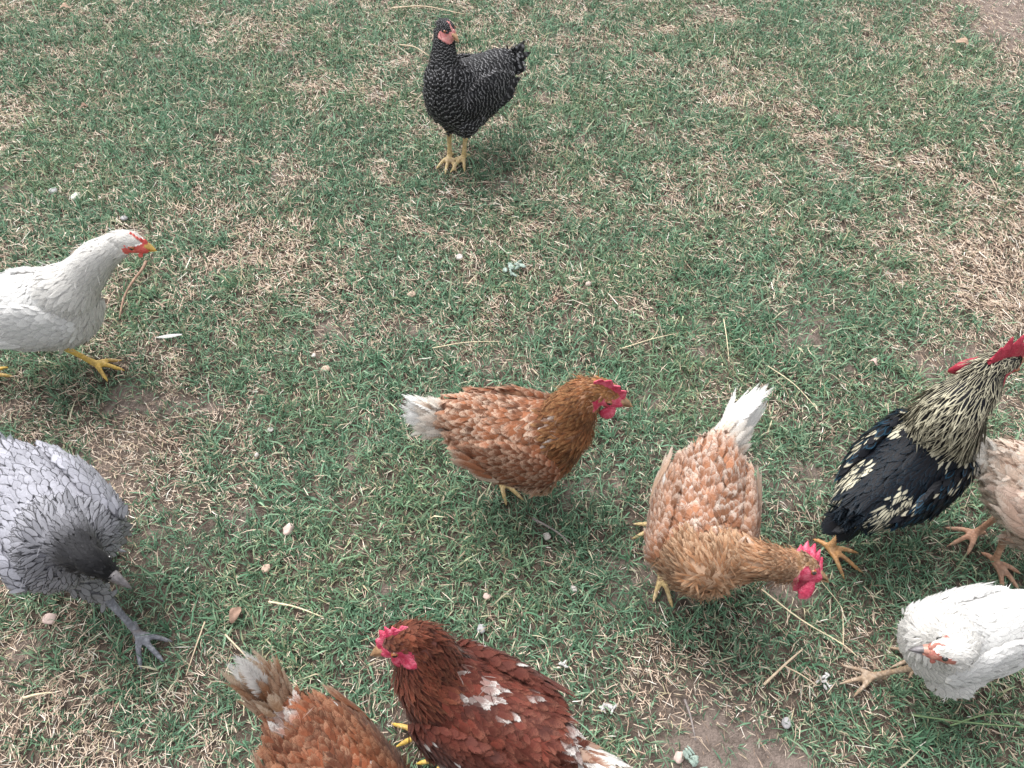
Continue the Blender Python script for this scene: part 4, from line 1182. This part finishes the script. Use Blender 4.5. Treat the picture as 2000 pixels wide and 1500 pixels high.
# curled dry leaves
M_LEAF = plain('dry_leaf_brown', (.30, .19, .14), .8, .3, 50, .3); M_LEAF2 = plain('dry_leaf_pink', (.50, .36, .32), .75, .25, 50, .3); M_LEAF3 = plain('dry_leaf_tan', (.36, .25, .18), .8, .25, 50, .3)
def leaf(x, y, Lf, ang, mat, label):
    Lf *= .68
    V = []; F = []; K, J = 8, 5
    for lay in (0, 1):
        for i in range(K):
            t = i / (K - 1); w = Lf * .30 * math.sin(math.pi * min(1, t * .9 + .06)) ** .8
            for j in range(J):
                u = j / (J - 1) * 2 - 1
                V.append((Lf * (t - .5), u * w, .010 * math.sin(t * 3.1) + w * .45 * u * u + .002 * math.sin(9 * t + 3 * u) - .0008 * lay))
    for lay in (0, 1):
        o = lay * K * J
        for i in range(K - 1):
            for j in range(J - 1):
                q = (o + i * J + j, o + (i + 1) * J + j, o + (i + 1) * J + j + 1, o + i * J + j + 1); F.append(q if lay else q[::-1])
    rim = [i * J for i in range(K)] + [(K - 1) * J + j for j in range(1, J)] + [i * J + J - 1 for i in range(K - 2, -1, -1)] + [j for j in range(J - 2, 0, -1)]
    for a in range(len(rim)):
        p, q = rim[a], rim[(a + 1) % len(rim)]; F.append((p, q, q + K * J, p + K * J))
    o = mesh_obj('dry_leaf', V, F, mat); o.location = (x, y, float(ground_h(x, y)) + .018); o.rotation_euler = (.15, .1, ang)
    tag(o, label, 'leaf', 'dry leaves on the lawn')
leaf(-.582, .585, .055, 1.3, M_LEAF, 'curled brown dry leaf above the tail of the bottom brown hen')
leaf(.950, 1.260, .038, 2.4, M_LEAF2, 'pinkish dry leaf in the grass left of the rooster comb')
leaf(1.745, 2.843, .075, -.4, M_LEAF3, 'orange tan dry leaf near the bare soil at the top right')
leaf(-1.521, 2.430, .040, .5, M_LEAF, 'small dark dry leaf in the green turf at the top left')
leaf(-1.829, 3.120, .060, .2, M_LEAF3, 'tan dry leaf at the top left edge of the lawn')
leaf(.122, 1.490, .030, 1.0, M_LEAF, 'small reddish brown dry leaf above the middle hen')

# bird droppings: a few fused blobs
M_DROP = plain('dropping_white', (.46, .45, .44), .75, .4, 120, .3); M_DROP2 = plain('dropping_grey_green', (.25, .32, .28), .75, .35, 120, .3)
def dropping(x, y, d, mat, label, seed):
    r_ = np.random.default_rng(seed); parts = []
    for k in range(11):
        a = r_.uniform(0, 6.28); q = r_.uniform(0, .5) * d
        parts.append(ellipsoid((q * math.cos(a), q * math.sin(a), r_.uniform(0, .15) * d), rotz(r_.uniform(0, 6)), (d * r_.uniform(.12, .26), d * r_.uniform(.05, .11), d * r_.uniform(.05, .10)), 12, 8))
    v, f = merge(parts); o = mesh_obj('dropping', v, f, mat); o.location = (x, y, float(ground_h(x, y)) + .015)
    tag(o, label, 'dropping', 'bird droppings on the lawn')
dropping(.624, .449, .030, M_DROP, 'white dropping left of the foot of the lower right white hen', 1)
dropping(.190, .396, .032, M_DROP, 'white dropping right of the tail of the dark mahogany hen', 2)
dropping(.007, 1.622, .065, M_DROP2, 'grey-green dropping in open grass above the middle hen', 3)
dropping(.103, .477, .022, M_DROP, 'small white dropping above the back of the dark mahogany hen', 4)
dropping(.340, .300, .045, M_DROP2, 'grey dropping in the bare soil beside the pink stone', 5)
